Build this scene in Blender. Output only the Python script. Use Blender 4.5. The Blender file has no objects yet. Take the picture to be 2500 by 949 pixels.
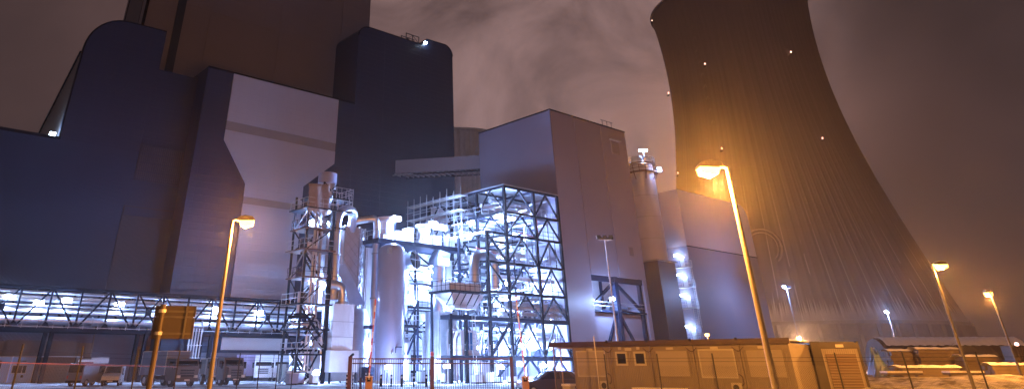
import bpy, math, random
from mathutils import Vector, Matrix
R = math.radians
random.seed(7)
SC = bpy.context.scene
COL = SC.collection

# ------------------------------------------------------------------ camera
# the photograph is an off-centre crop: wide lens pitched up about 30 degrees, crop given by lens shift
PITCH = 30.14
FPX, PPX, PPY, HOR, EYE = 1643.0, 1045.0, -64.0, 890.0, 1.8
cam_d = bpy.data.cameras.new('camera')
cam = bpy.data.objects.new('camera', cam_d); COL.objects.link(cam)
cam.location = (0, 0, EYE); cam.rotation_euler = (R(90 + PITCH), 0, 0)
cam_d.sensor_width = 36; cam_d.sensor_fit = 'HORIZONTAL'
cam_d.lens = 36 * FPX / 2500
cam_d.shift_x = (1250 - PPX) / 2500; cam_d.shift_y = -(474.5 - PPY) / 2500
cam_d.clip_start = 0.1; cam_d.clip_end = 6000
SC.camera = cam

# ------------------------------------------------------------------ world: night overcast lit by the town and the plant
w = bpy.data.worlds.new('World'); SC.world = w; w.use_nodes = True
nt = w.node_tree; nt.nodes.clear()
N = nt.nodes.new; LK = nt.links.new
wo = N('ShaderNodeOutputWorld'); bg = N('ShaderNodeBackground'); bg2 = N('ShaderNodeBackground'); add = N('ShaderNodeAddShader')
tc = N('ShaderNodeTexCoord')
n1 = N('ShaderNodeTexNoise'); n1.inputs['Scale'].default_value = 2.1; n1.inputs['Detail'].default_value = 5; n1.inputs['Roughness'].default_value = .55
n1.inputs['Distortion'].default_value = .6
cr = N('ShaderNodeValToRGB')
cr.color_ramp.elements[0].position = .33; cr.color_ramp.elements[0].color = (.024, .0148, .0152, 1)
cr.color_ramp.elements[1].position = .70; cr.color_ramp.elements[1].color = (.058, .034, .0335, 1)
LK(tc.outputs['Generated'], n1.inputs['Vector']); LK(n1.outputs['Fac'], cr.inputs['Fac'])
# steam drifting from the towers catches the light of the plant: a broad paler patch of cloud
sd = N('ShaderNodeVectorMath'); sd.operation = 'DOT_PRODUCT'; sd.inputs[1].default_value = (.155, .908, .39); LK(tc.outputs['Generated'], sd.inputs[0])
sm = N('ShaderNodeMapRange'); sm.interpolation_type = 'SMOOTHERSTEP'; sm.inputs['From Min'].default_value = .87; sm.inputs['From Max'].default_value = .995; LK(sd.outputs['Value'], sm.inputs['Value'])
n2 = N('ShaderNodeTexNoise'); n2.inputs['Scale'].default_value = 4.2; n2.inputs['Detail'].default_value = 7; n2.inputs['Roughness'].default_value = .6; n2.inputs['Distortion'].default_value = .8; LK(tc.outputs['Generated'], n2.inputs['Vector'])
mm = N('ShaderNodeMath'); mm.operation = 'MULTIPLY'; nr = N('ShaderNodeMapRange'); nr.inputs['From Min'].default_value = .32; nr.inputs['From Max'].default_value = .68; LK(n2.outputs['Fac'], nr.inputs['Value'])
LK(sm.outputs['Result'], mm.inputs[0]); LK(nr.outputs['Result'], mm.inputs[1])
gx = N('ShaderNodeMix'); gx.data_type = 'RGBA'; gx.blend_type = 'ADD'; LK(mm.outputs[0], gx.inputs['Factor']); LK(cr.outputs['Color'], gx.inputs['A']); gx.inputs['B'].default_value = (.165, .103, .098, 1)
LK(gx.outputs['Result'], bg.inputs['Color']); bg.inputs['Strength'].default_value = 1.2
sky = N('ShaderNodeTexSky'); sky.sky_type = 'NISHITA'; sky.sun_disc = False
sky.sun_elevation = R(-6); sky.sun_rotation = R(200)
LK(sky.outputs['Color'], bg2.inputs['Color']); bg2.inputs['Strength'].default_value = .05
LK(bg.outputs[0], add.inputs[0]); LK(bg2.outputs[0], add.inputs[1]); LK(add.outputs[0], wo.inputs['Surface'])
sun_d = bpy.data.lights.new('faint_fill_sun', 'SUN'); sun = bpy.data.objects.new('faint_fill_sun', sun_d); COL.objects.link(sun)  # weak fill sun added for soft modelling, no moon in view
sun_d.energy = .03; sun_d.angle = R(12); sun_d.color = (1, .86, .74); sun.rotation_euler = (R(48), 0, R(-20))

SC.view_settings.view_transform = 'Standard'; SC.view_settings.look = 'None'
SC.view_settings.exposure = .4; SC.view_settings.gamma = 1
SC.cycles.max_bounces = 6; SC.cycles.diffuse_bounces = 3; SC.cycles.glossy_bounces = 3
SC.cycles.transparent_max_bounces = 24; SC.cycles.volume_bounces = 0
SC.cycles.use_denoising = True
try: SC.cycles.denoiser = 'OPENIMAGEDENOISE'
except Exception: pass
SC.cycles.sample_clamp_indirect = 4
SC.cycles.use_light_tree = True

# ------------------------------------------------------------------ helpers
_c, _s = math.cos(R(PITCH)), math.sin(R(PITCH))
def ray(u, v):
    x = (u - PPX) / FPX; y = -(v - PPY) / FPX
    Y = _c - y * _s
    return x / Y, (_s + y * _c) / Y
def at(u, v, Y):                       # survey: place measured in the photo, at ground distance Y
    a, b = ray(u, v); return Vector((a * Y, Y, EYE + b * Y))
# plant grid: p runs along the fronts, q away from the road
AX, BX, O0 = (.776, .631), (-.631, .776), (10.85, 95.0)
PROT = math.atan2(.631, .776)
def pq(u, v, q):                       # survey on a plant front at depth q -> (p, z)
    a, b = ray(u, v); rx, ry = O0[0] + BX[0] * q, O0[1] + BX[1] * q
    p = (a * ry - rx) / (AX[0] - a * AX[1])
    return p, EYE + b * (ry + AX[1] * p)
def W(p, q, z=0): return Vector((O0[0] + AX[0] * p + BX[0] * q, O0[1] + AX[1] * p + BX[1] * q, z))

OFF = {}
def root_of(o):
    while o.parent: o = o.parent
    return o
def tag(o, label=None, cat=None, group=None, kind=None):
    if label: o['label'] = label
    if cat: o['category'] = cat
    if group: o['group'] = group
    if kind: o['kind'] = kind
    return o
def thing(name, label, cat, loc=(0, 0, 0), rz=0, group=None):
    o = bpy.data.objects.new(name, None); COL.objects.link(o)
    o.location = loc; o.rotation_euler = (0, 0, rz); o.empty_display_size = .3
    OFF[o] = Vector((0, 0, 0))
    return tag(o, label, cat, group)
def pthing(name, label, cat, p, q, z=0, group=None):      # thing whose parts are given in plant coordinates
    o = thing(name, label, cat, W(p, q, z), PROT, group); OFF[o] = Vector((p, q, z)); return o

class MB:
    def __init__(s): s.v = []; s.f = []
    def add(s, vs, fs):
        b = len(s.v); s.v += [Vector(x) for x in vs]; s.f += [tuple(b + i for i in f) for f in fs]; return s
    def box(s, x0, x1, y0, y1, z0, z1):
        return s.add([(x0,y0,z0),(x1,y0,z0),(x1,y1,z0),(x0,y1,z0),(x0,y0,z1),(x1,y0,z1),(x1,y1,z1),(x0,y1,z1)],
                     [(0,3,2,1),(4,5,6,7),(0,1,5,4),(1,2,6,5),(2,3,7,6),(3,0,4,7)])
    def frus(s, x0, x1, y0, y1, z0, X0, X1, Y0, Y1, z1):
        return s.add([(x0,y0,z0),(x1,y0,z0),(x1,y1,z0),(x0,y1,z0),(X0,Y0,z1),(X1,Y0,z1),(X1,Y1,z1),(X0,Y1,z1)],
                     [(0,3,2,1),(4,5,6,7),(0,1,5,4),(1,2,6,5),(2,3,7,6),(3,0,4,7)])
    def bar(s, a, b, w, h=None):
        a = Vector(a); b = Vector(b); h = h or w; d = (b - a)
        if d.length < 1e-6: return s
        d.normalize(); up = Vector((0, 0, 1)) if abs(d.z) < .95 else Vector((0, 1, 0))
        x = d.cross(up).normalized() * (w / 2); y = x.normalized().cross(d).normalized() * (h / 2)
        return s.add([a-x-y, a+x-y, a+x+y, a-x+y, b-x-y, b+x-y, b+x+y, b-x+y],
                     [(0,1,2,3),(7,6,5,4),(0,4,5,1),(1,5,6,2),(2,6,7,3),(3,7,4,0)])
    def tube(s, pts, r, n=12, cap=True):
        pts = [Vector(p) for p in pts]; rs = r if isinstance(r, (list, tuple)) else [r] * len(pts)
        rings = []; nx = None
        for i, p in enumerate(pts):
            t = (pts[min(i+1, len(pts)-1)] - pts[max(i-1, 0)]).normalized()
            if nx is None:
                nx = t.orthogonal().normalized()
            nx = (nx - t * nx.dot(t)).normalized(); ny = t.cross(nx)
            k = 1.0
            if 0 < i < len(pts) - 1:
                c = (pts[i] - pts[i-1]).normalized().dot(t); k = 1 / max(c, .5)
            b = len(s.v)
            for j in range(n):
                a = 2 * math.pi * j / n
                s.v.append(p + (nx * math.cos(a) + ny * math.sin(a)) * rs[i])
            rings.append(b)
        for i in range(len(rings) - 1):
            for j in range(n):
                s.f.append((rings[i]+j, rings[i]+(j+1) % n, rings[i+1]+(j+1) % n, rings[i+1]+j))
        if cap:
            s.f.append(tuple(rings[0]+j for j in reversed(range(n)))); s.f.append(tuple(rings[-1]+j for j in range(n)))
        return s
    def lathe(s, cx, cy, prof, n=24, cap=True):
        b = len(s.v); m = len(prof)
        for r, z in prof:
            for j in range(n):
                a = 2 * math.pi * j / n; s.v.append(Vector((cx + r * math.cos(a), cy + r * math.sin(a), z)))
        for i in range(m - 1):
            for j in range(n):
                s.f.append((b+i*n+j, b+i*n+(j+1) % n, b+(i+1)*n+(j+1) % n, b+(i+1)*n+j))
        if cap:
            s.f.append(tuple(b+j for j in reversed(range(n)))); s.f.append(tuple(b+(m-1)*n+j for j in range(n)))
        return s
    def prism(s, poly, y0, y1):        # poly in x,z ; extruded along y
        n = len(poly); b = len(s.v)
        s.v += [Vector((x, y0, z)) for x, z in poly] + [Vector((x, y1, z)) for x, z in poly]
        s.f.append(tuple(b+i for i in range(n))); s.f.append(tuple(b+n+i for i in reversed(range(n))))
        for i in range(n):
            j = (i+1) % n; s.f.append((b+j, b+i, b+n+i, b+n+j))
        return s
    def plan(s, poly, z0, z1):         # poly in x,y ; extruded along z
        n = len(poly); b = len(s.v)
        s.v += [Vector((x, y, z0)) for x, y in poly] + [Vector((x, y, z1)) for x, y in poly]
        s.f.append(tuple(b+i for i in reversed(range(n)))); s.f.append(tuple(b+n+i for i in range(n)))
        for i in range(n):
            j = (i+1) % n; s.f.append((b+i, b+j, b+n+j, b+n+i))
        return s
    def side(s, poly, x0, x1):         # poly in y,z ; extruded along x
        n = len(poly); b = len(s.v)
        s.v += [Vector((x0, y, z)) for y, z in poly] + [Vector((x1, y, z)) for y, z in poly]
        s.f.append(tuple(b+i for i in reversed(range(n)))); s.f.append(tuple(b+n+i for i in range(n)))
        for i in range(n):
            j = (i+1) % n; s.f.append((b+i, b+j, b+n+j, b+n+i))
        return s
    def build(s, name, mat, parent=None, smooth=False, label=None):
        me = bpy.data.meshes.new(name)
        off = Vector((0, 0, 0))
        if parent is not None: off = OFF.get(root_of(parent), off)
        me.from_pydata([tuple(v - off) for v in s.v], [], s.f); me.validate(); me.update()
        if smooth:
            me.polygons.foreach_set('use_smooth', [True] * len(me.polygons))
            me.set_sharp_from_angle(angle=R(38))
        me.materials.append(mat)
        o = bpy.data.objects.new(name, me); COL.objects.link(o); o.parent = parent
        if label: o['label'] = label
        return o
def bpart(name, mat, parent, *b): return MB().box(*b).build(name, mat, parent)
def bend(pts, r, n=6):                 # round the corners of a path
    pts = [Vector(p) for p in pts]; out = [pts[0]]
    for i in range(1, len(pts) - 1):
        a, b, c = pts[i-1], pts[i], pts[i+1]
        d0 = (a - b).normalized(); d1 = (c - b).normalized()
        k = min(r, (a-b).length * .499, (c-b).length * .499)
        s, e = b + d0 * k, b + d1 * k
        for j in range(n + 1):
            t = j / n; out.append(s * (1-t)**2 + b * 2*t*(1-t) + e * t*t)
    out.append(pts[-1]); return out
def point(name, loc, watts, color, radius, parent=None):
    d = bpy.data.lights.new(name, 'POINT'); d.energy = watts; d.color = color; d.shadow_soft_size = radius
    o = bpy.data.objects.new(name, d); COL.objects.link(o); o.location = loc
    if parent is not None:
        o.parent = parent
        off = OFF.get(root_of(parent))
        if off is not None: o.location = Vector(loc) - off
    return o

# ------------------------------------------------------------------ materials
MATS = {}
def mat(name, col, rough=.6, metal=0, var=.12, vscale=.35, bump=0, ribs=0, ribdir='x', ribs2=0, emit=None, estr=0, spec=.5, streak=0, detail=4):
    if name in MATS: return MATS[name]
    m = bpy.data.materials.new(name); m.use_nodes = True; t = m.node_tree; n = t.nodes; l = t.links
    b = n['Principled BSDF']; b.inputs['Roughness'].default_value = rough; b.inputs['Metallic'].default_value = metal
    b.inputs['Specular IOR Level'].default_value = spec
    tc = n.new('ShaderNodeTexCoord')
    no = n.new('ShaderNodeTexNoise'); no.inputs['Scale'].default_value = vscale; no.inputs['Detail'].default_value = detail; no.inputs['Roughness'].default_value = .6
    mp = n.new('ShaderNodeMapping'); mp.inputs['Scale'].default_value = (1, 1, .25 if streak else 1)
    l.new(tc.outputs['Object'], mp.inputs['Vector']); l.new(mp.outputs['Vector'], no.inputs['Vector'])
    mr = n.new('ShaderNodeMapRange'); mr.inputs['From Min'].default_value = .25; mr.inputs['From Max'].default_value = .75
    mr.inputs['To Min'].default_value = 1 - var; mr.inputs['To Max'].default_value = 1 + var
    l.new(no.outputs['Fac'], mr.inputs['Value'])
    mx = n.new('ShaderNodeMix'); mx.data_type = 'RGBA'; mx.blend_type = 'MULTIPLY'; mx.inputs['Factor'].default_value = 1
    mx.inputs['A'].default_value = (*col, 1); l.new(mr.outputs['Result'], mx.inputs['B'])
    l.new(mx.outputs['Result'], b.inputs['Base Color'])
    nrm = None
    if ribs:
        wv = n.new('ShaderNodeTexWave'); wv.wave_type = 'BANDS'; wv.bands_direction = 'X' if ribdir == 'x' else ('Y' if ribdir == 'y' else 'DIAGONAL' if ribdir == 'd' else 'Z')
        wv.inputs['Scale'].default_value = ribs; l.new(tc.outputs['Object'], wv.inputs['Vector'])
        bp = n.new('ShaderNodeBump'); bp.inputs['Strength'].default_value = .5; bp.inputs['Distance'].default_value = .06
        l.new(wv.outputs['Fac'], bp.inputs['Height']); nrm = bp
    if ribs2:
        wv = n.new('ShaderNodeTexBrick'); wv.inputs['Scale'].default_value = ribs2; wv.inputs['Mortar Size'].default_value = .012
        wv.inputs['Color1'].default_value = (1,1,1,1); wv.inputs['Color2'].default_value = (.9,.9,.9,1); wv.inputs['Mortar'].default_value = (0,0,0,1)
        wv.offset = 0
        sx = n.new('ShaderNodeSeparateXYZ'); cx = n.new('ShaderNodeCombineXYZ')
        l.new(tc.outputs['Object'], sx.inputs[0]); l.new(sx.outputs['X'], cx.inputs['X']); l.new(sx.outputs['Z'], cx.inputs['Y'])
        l.new(cx.outputs[0], wv.inputs['Vector'])
        bp = n.new('ShaderNodeBump'); bp.inputs['Strength'].default_value = .6; bp.inputs['Distance'].default_value = .05
        l.new(wv.outputs['Color'], bp.inputs['Height'])
        if nrm: l.new(nrm.outputs[0], bp.inputs['Normal'])
        nrm = bp
    if bump:
        n2 = n.new('ShaderNodeTexNoise'); n2.inputs['Scale'].default_value = 3; n2.inputs['Detail'].default_value = 5
        l.new(tc.outputs['Object'], n2.inputs['Vector'])
        bp = n.new('ShaderNodeBump'); bp.inputs['Strength'].default_value = bump; bp.inputs['Distance'].default_value = .1
        l.new(n2.outputs['Fac'], bp.inputs['Height'])
        if nrm: l.new(nrm.outputs[0], bp.inputs['Normal'])
        nrm = bp
    if nrm: l.new(nrm.outputs[0], b.inputs['Normal'])
    if emit:
        b.inputs['Emission Color'].default_value = (*emit, 1); b.inputs['Emission Strength'].default_value = estr
    MATS[name] = m; return m
NAVY = mat('navy cladding', (.018, .032, .078), .5, 0, .12, .12, ribs=2.2, ribs2=.0)
NAVY2 = mat('navy smooth cladding', (.016, .0275, .072), .5, 0, .10, .1, ribs2=.25)
PALE = mat('pale cladding', (.44, .455, .56), .5, 0, .05, .15, ribs=2.0, ribs2=.28)
TAN = mat('tan band cladding', (.27, .25, .26), .55, 0, .08, .2)
GREY = mat('grey boiler cladding', (.21, .20, .26), .5, 0, .08, .06, ribs2=.1)
MAUVE = mat('mauve grey cladding', (.33, .305, .385), .5, 0, .07, .1, ribs=2.2)
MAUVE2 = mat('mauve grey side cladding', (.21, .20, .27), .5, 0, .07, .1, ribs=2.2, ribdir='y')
HALLW = mat('brown hall wall', (.22, .17, .16), .6, 0, .12, .2, ribs=1.5)
PLINTH = mat('tan wall panel', (.20, .14, .10), .6, 0, .1, .4)
STEEL = mat('dark blue steel', (.006, .008, .017), .6, 0, .2, 1, spec=.15)
STEELB = mat('blue steel beam', (.009, .016, .042), .55, 0, .2, 1, spec=.2)
GALV = mat('galvanised steel', (.50, .52, .56), .42, .6, .15, 1.2)
LAG = mat('aluminium lagging', (.60, .64, .74), .33, .85, .12, .9)
LAGD = mat('dull lagging', (.40, .41, .44), .42, .6, .15, .9)
DIAM = mat('diamond lagging', (.52, .53, .58), .42, .5, .12, .8)
WHITE = mat('white equipment paint', (.72, .74, .78), .45, 0, .08, .8)
WHITEC = mat('white cladding', (.70, .72, .77), .5, 0, .06, .5, ribs=1.6)
TANKM = mat('lavender white tank paint', (.33, .36, .52), .3, 0, .05, .5)
RUST = mat('red primer steel', (.09, .022, .014), .55, 0, .2, 2)
REDP = mat('red pipe paint', (.45, .05, .04), .4, 0, .1, 2)
WHITEP = mat('white road paint', (.75, .72, .68), .5, 0, .08, 3)
ORANGEB = mat('barrier housing paint', (.35, .18, .05), .5, 0, .1, 3)
CONC = mat('weathered concrete', (.25, .205, .195), .8, 0, .16, .05, bump=.2, streak=1, detail=8)
CONCL = mat('light concrete', (.42, .38, .35), .8, 0, .12, .4, bump=.2)
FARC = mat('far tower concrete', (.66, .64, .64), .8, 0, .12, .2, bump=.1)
GLASS = mat('dark window glass', (.015, .017, .02), .12, 0, .05, 1)
RUBBER = mat('black rubber', (.015, .015, .016), .8, 0, .2, 3)
BLACK = mat('black mouth', (.008, .008, .01), .9, 0, .1, 1)
SNOW = mat('snow', (.62, .62, .64), .75, 0, .22, 1.3, bump=1.0)
BEIGE = mat('beige container wall', (.17, .15, .13), .55, 0, .10, .8, ribs=3.0)
BEIGEF = mat('beige container frame', (.145, .125, .105), .5, 0, .10, 1)
SHUT = mat('cream roller shutter', (.30, .275, .235), .5, 0, .05, 1, ribs=6, ribdir='z')
BROWNP = mat('brown door panel', (.085, .055, .035), .55, 0, .10, 1, ribs=2.5, ribdir='z')
FASC = mat('dark red fascia', (.028, .012, .011), .5, 0, .2, 2)
CREAM = mat('cream plastic', (.34, .33, .29), .45, 0, .06, 2)
WHITEB = mat('office container cool light tint', (.42, .60, .90), .5, 0, .06, 1, ribs=3)  # blue in this base colour stands in for cool light on white units
POLE = mat('galvanised lamp pole', (.085, .08, .075), .5, .3, .25, 2)
SIGNB = mat('sign back metal', (.045, .036, .032), .55, .2, .15, 1.5)
SHED = mat('dark shed sheeting', (.075, .06, .055), .6, 0, .2, .5, ribs=1.2)
WOOD = mat('weathered timber', (.075, .055, .036), .8, 0, .3, 2.5, bump=.3)
TARP = mat('blue tarpaulin', (.06, .12, .26), .5, 0, .2, 2, bump=.5)
TARPB = mat('brown tarpaulin', (.27, .22, .21), .6, 0, .2, 1.5, bump=.6)
LENSW = mat('white lamp lens', (.9, .93, 1), .3, emit=(.80, .90, 1), estr=22)
LENSB = mat('blue white lamp lens', (.8, .9, 1), .3, emit=(.62, .80, 1), estr=40)
LENSO = mat('sodium lamp lens', (1, .7, .3), .3, emit=(1, .46, .085), estr=7)
LENSR = mat('aircraft warning lens', (1, .7, .6), .3, emit=(1, .55, .42), estr=5)
SOD = (1.0, .355, .055)
BLUEW = (.32, .50, 1.0)

# ------------------------------------------------------------------ setting: ground, road
def ground_mat():
    m = bpy.data.materials.new('snowy yard'); m.use_nodes = True; t = m.node_tree; n = t.nodes; l = t.links
    b = n['Principled BSDF']; b.inputs['Roughness'].default_value = .75
    tc = n.new('ShaderNodeTexCoord'); no = n.new('ShaderNodeTexNoise'); no.inputs['Scale'].default_value = .22; no.inputs['Detail'].default_value = 8
    no.inputs['Roughness'].default_value = .65
    l.new(tc.outputs['Object'], no.inputs['Vector'])
    cr = n.new('ShaderNodeValToRGB'); e = cr.color_ramp.elements
    e[0].position = .40; e[0].color = (.075, .075, .085, 1); e[1].position = .55; e[1].color = (.66, .67, .71, 1)
    l.new(no.outputs['Fac'], cr.inputs['Fac']); l.new(cr.outputs['Color'], b.inputs['Base Color'])
    bp = n.new('ShaderNodeBump'); bp.inputs['Strength'].default_value = .6; bp.inputs['Distance'].default_value = .15
    l.new(no.outputs['Fac'], bp.inputs['Height']); l.new(bp.outputs[0], b.inputs['Normal'])
    return m
GND = ground_mat()
g = MB().add([(-1100,-150,0),(1500,-150,0),(1500,1800,0),(-1100,1800,0)], [(0,1,2,3)])
tag(g.build('ground', GND), kind='structure')
road = MB().add([(-60,4,.006),(60,4,.006),(60,14,.006),(-60,14,.006)], [(0,1,2,3)])
tag(road.build('road', mat('wet asphalt', (.05,.05,.055), .5, 0, .3, .8, bump=.3)), kind='structure')
def heap(name, label, cx, cy, rx, ry, h, m, n=28, k=14, seed=1, rough=.22, cat=None, kind='structure'):
    rnd = random.Random(seed); ph = [rnd.random() * 6.28 for _ in range(8)]
    b = MB(); vs = [(cx, cy, h)]; fs = []
    for i in range(1, k + 1):
        t = i / k
        for j in range(n):
            a = 2 * math.pi * j / n
            rr = 1 + rough * (math.sin(3*a + ph[0]) * .5 + math.sin(5*a + ph[1]) * .3 + math.sin(9*a + ph[2]) * .2)
            z = h * (1 - t*t)**1.2 * (1 + rough * (math.sin(4*t*3 + 2*a + ph[3]) + .6 * math.sin(7*a + 9*t + ph[4]))) - .05 * t
            vs.append((cx + rx*t*rr*math.cos(a), cy + ry*t*rr*math.sin(a), z))
    for j in range(n): fs.append((0, 1+j, 1+(j+1) % n))
    for i in range(k - 1):
        for j in range(n):
            fs.append((1+i*n+j, 1+(i+1)*n+j, 1+(i+1)*n+(j+1) % n, 1+i*n+(j+1) % n))
    o = b.add(vs, fs).build(name, m, smooth=True)
    return tag(o, label, cat, kind=kind)

# ------------------------------------------------------------------ left hall (navy cladding)
QH = 40.0
hall = pthing('boiler_hall', 'huge dark navy boiler hall with rounded roof corner at the far left', 'building', -50, QH)
arc = [(-49.4, 43.6)] + [(-49.4 + 5.6 * (1 - math.cos(R(a))), 43.9 + 5.9 * math.sin(R(a))) for a in range(0, 91, 9)]
MB().prism([(-49.4, 29.7)] + arc[1:] + [(-37.7, 49.9), (-37.7, 29.7)], QH, QH + 1.2).build('upper_wall', NAVY2, hall)
MB().box(-44.5, -37.75, QH + 1.2, QH + 12, 29.7, 49.6).build('rear_wall', NAVY2, hall)
MB().box(-37.7, -26, QH, QH + 12, 29.7, 43.2).build('shoulder_wall', NAVY2, hall)
MB().box(-110, -26, QH, QH + 25, 10.2, 29.7).build('wall', NAVY, hall)
MB().box(-110, -26, QH, QH + 25, 0, 10.2).build('base_wall', mat('purple base cladding', (.13, .115, .15), .55, 0, .1, .3, ribs=2.2), hall)
MB().box(-110, -49.2, QH - .12, QH, 29.55, 29.95).build('roof_edge', STEEL, hall)
MB().tube([(-49.4, QH - .03, 29.9)] + [(x, QH - .03, z) for x, z in arc[1:]] + [(-37.8, QH - .03, 49.9)], .12, 6).build('roof_trim', STEEL, hall)
# inclined coal gallery dropping away behind the hall
MB().side([(41.21, 0), (41.21, 43.5), (58, 33.6), (64, 29.0), (64, 0)], -49.4, -44.6).build('inclined_gallery', mat('grey flank cladding', (.17, .165, .18), .5, 0, .1, .2), hall)
MB().bar((-49.45, 41.3, 43.55), (-49.45, 58, 33.65), .3).build('gallery_trim', STEEL, hall)
# ring badge
rg = MB()
rp = [(-43.4 + 1.35 * math.cos(R(a)), QH - .06, 39.5 + 1.45 * math.sin(R(a))) for a in range(0, 361, 15)]
rg.tube(rp, .05, 5); rg.build('ring_badge', NAVY, hall)
# proud panel coloured for the shade in the wall recess, louvre grid
MB().box(-38.6, -31.15, QH - .12, QH - .002, 10.6, 21.9).build('brown_panel', mat('recess shade cladding', (.036, .036, .056), .55, 0, .12, .3, ribs=2), hall)
MB().box(-38.4, -31.3, QH - .22, QH - .13, 20.6, 21.75).build('door_head', NAVY, hall)
lv = MB().box(-38.0, -31.2, QH - .1, QH - .003, 25.6, 31.0).build('louvre', mat('louvre dark', (.05, .055, .08), .6, 0, .2, 1), hall)
for i in range(22): bpart('louvre_slat', NAVY2, lv, -37.9 + i*.3, -37.78 + i*.3, QH - .18, QH - .101, 25.7, 30.9)
for i in range(5): bpart('louvre_bar', NAVY, lv, -38, -31.2, QH - .26, QH - .181, 25.6 + i * 1.3, 25.72 + i * 1.3)
# base: tan panels, dark glazed strip, doors
for (u0, v0, u1, v1, m, nm) in ((-120, 829, 8, 874, PLINTH, 'tan_panel'), (12, 829, 186, 878, mat('smoked glazing', (.10,.085,.08), .35, 0, .2, .4), 'glazed_strip'),
                                (188, 836, 203, 884, PLINTH, 'tan_panel'), (204, 836, 219, 884, PLINTH, 'tan_panel'), (224, 871, 264, 886, GALV, 'vent_grille')):
    p0, z1 = pq(u0, v0, QH); p1, z0 = pq(u1, v1, QH)
    bpart(nm, m, hall, p0, p1, QH - .08, QH - .002, z0, z1)
MB().bar((pq(221, 860, QH)[0], QH - .1, 0), (pq(221, 860, QH)[0], QH - .1, 8), .12).build('downpipe', PLINTH, hall)
for u0, u1 in ((330, 395), (398, 455), (505, 560), (565, 612), (615, 665), (668, 712)):
    p0, z1 = pq(u0, 857, QH); p1, _ = pq(u1, 857, QH)
    bpart('wall_panel', PLINTH if u1 < 460 else TAN, hall, p0, p1, QH - .07, QH - .002, .2, 4.0)

# ------------------------------------------------------------------ annex with the pale flask-shaped cladding
QA = 36.0
ann = pthing('boiler_annex', 'navy annex wall with pale flask shaped cladding behind the pipe bridge', 'building', -20, QA)
MB().box(-31.1, -2.42, QA, QA + 9, 0, 44.2).build('wall', NAVY2, ann)
MB().box(-31.2, -2.42, QA - .06, QA - .002, 43.95, 44.28).build('roof_edge', STEEL, ann)
F0, F1 = QA - .18, QA - .003
MB().box(-26.7, -6.05, F0, F1, 35.9, 43.94).build('pale_panel', PALE, ann)
MB().box(-26.7, -6.05, F0 + .06, F1, 34.45, 35.88).build('tan_band', TAN, ann)
MB().prism([(-22.1, 24.65), (-22.1, 26.6), (-26.7, 32.8), (-26.7, 34.43), (-6.05, 34.43), (-6.05, 32.3), (-11.75, 27.6), (-11.75, 24.65)], F0, F1).build('pale_panel', PALE, ann)
MB().box(-22.1, -11.75, F0 + .06, F1, 23.6, 24.63).build('tan_band', TAN, ann)
MB().box(-22.1, -11.75, F0, F1, 10.4, 23.58).build('pale_panel', PALE, ann)
MB().box(-22.5, -12.1, F0, F1, 3.65, 5.4).build('pale_panel', mat('white wall panel', (.85, .85, .9), .5, 0, .05, .2, ribs=2), ann)  # pale cladding lightened to stand in for light missing under the bridge
MB().box(-31.0, -11.0, F0 + .1, F1, .1, 3.3).build('base_panel', mat('blue grey base', (.16,.17,.22), .5, 0, .1, .4), ann)

# ------------------------------------------------------------------ navy tower
twr = pthing('stair_tower', 'tall navy blue tower with rounded top corners behind the lit plant', 'building', 10, QA)
prof = [(-2.4, 0), (-2.4, 58.2)] + [(-2.4 + 2.4 * (1 - math.cos(R(a))), 58.2 + 2.4 * math.sin(R(a))) for a in (20, 40, 60, 80)] + \
       [(0.2, 60.65), (13.6, 60.7), (14.9, 62.35), (20.0, 62.5)] + [(20.0 + 2.2 * math.sin(R(a)), 60.2 + 2.3 * math.cos(R(a))) for a in (15, 35, 55, 75, 90)] + [(22.2, 0)]
MB().prism(prof, QA, QA + 8.3).build('wall', NAVY2, twr)
MB().tube([(x, QA - .02, z) for x, z in prof[1:-1]], .1, 6).build('roof_trim', STEEL, twr)
MB().box(4, 4.04, QA - .02, QA - .001, 5, 60).box(13.2, 13.24, QA - .02, QA - .001, 5, 60).build('panel_joint', NAVY, twr)
ry = thing('roof_rig', 'small open steel rig on the navy tower roof', 'steel frame', W(12.2, QA + 1.2, 60.7), PROT); OFF[ry] = Vector((12.2, QA + 1.2, 60.7))
for x in (9.6, 11.3, 13.0):
    for y in (QA + .3, QA + 2):
        MB().bar((x, y, 60.7), (x, y, 62.3), .12).build('post', STEEL, ry)
for y in (QA + .3, QA + 2):
    MB().bar((9.5, y, 62.3), (13.1, y, 62.3), .12).build('rail', STEEL, ry)
    MB().bar((9.6, y, 60.8), (11.3, y, 62.3), .08).build('brace', STEEL, ry); MB().bar((13.0, y, 60.8), (11.3, y, 62.3), .08).build('brace', STEEL, ry)

# ------------------------------------------------------------------ grey boiler house rising out of the frame
QG = 60.0
gb = pthing('boiler_house', 'giant grey brown boiler house rising behind the navy halls', 'building', -12, QG)
MB().box(-36.9, 16.0, QG, QG + 16.4, 0, 112).build('wall', GREY, gb)
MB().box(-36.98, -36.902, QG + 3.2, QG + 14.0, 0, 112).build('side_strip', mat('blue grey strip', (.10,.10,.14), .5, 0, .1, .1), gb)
MB().box(-37.1, -36.6, QG - .25, QG + .15, 0, 112).build('corner_rib', STEEL, gb)
MB().box(-37.0, -36.902, QG + 14.4, QG + 14.9, 0, 112).build('side_rib', STEEL, gb)
MB().box(-31.0, -29.4, QG - .25, QG - .002, 0, 112).build('navy_stripe', NAVY, gb)
for z in (66, 78.5, 91): MB().box(-29.3, 15.9, QG - .05, QG - .002, z, z + .12).build('panel_joint', GREY, gb)
for x in (-24, -8, 8): MB().box(x, x + .1, QG - .08, QG - .002, 40, 112).build('panel_joint', GREY, gb)

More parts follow.
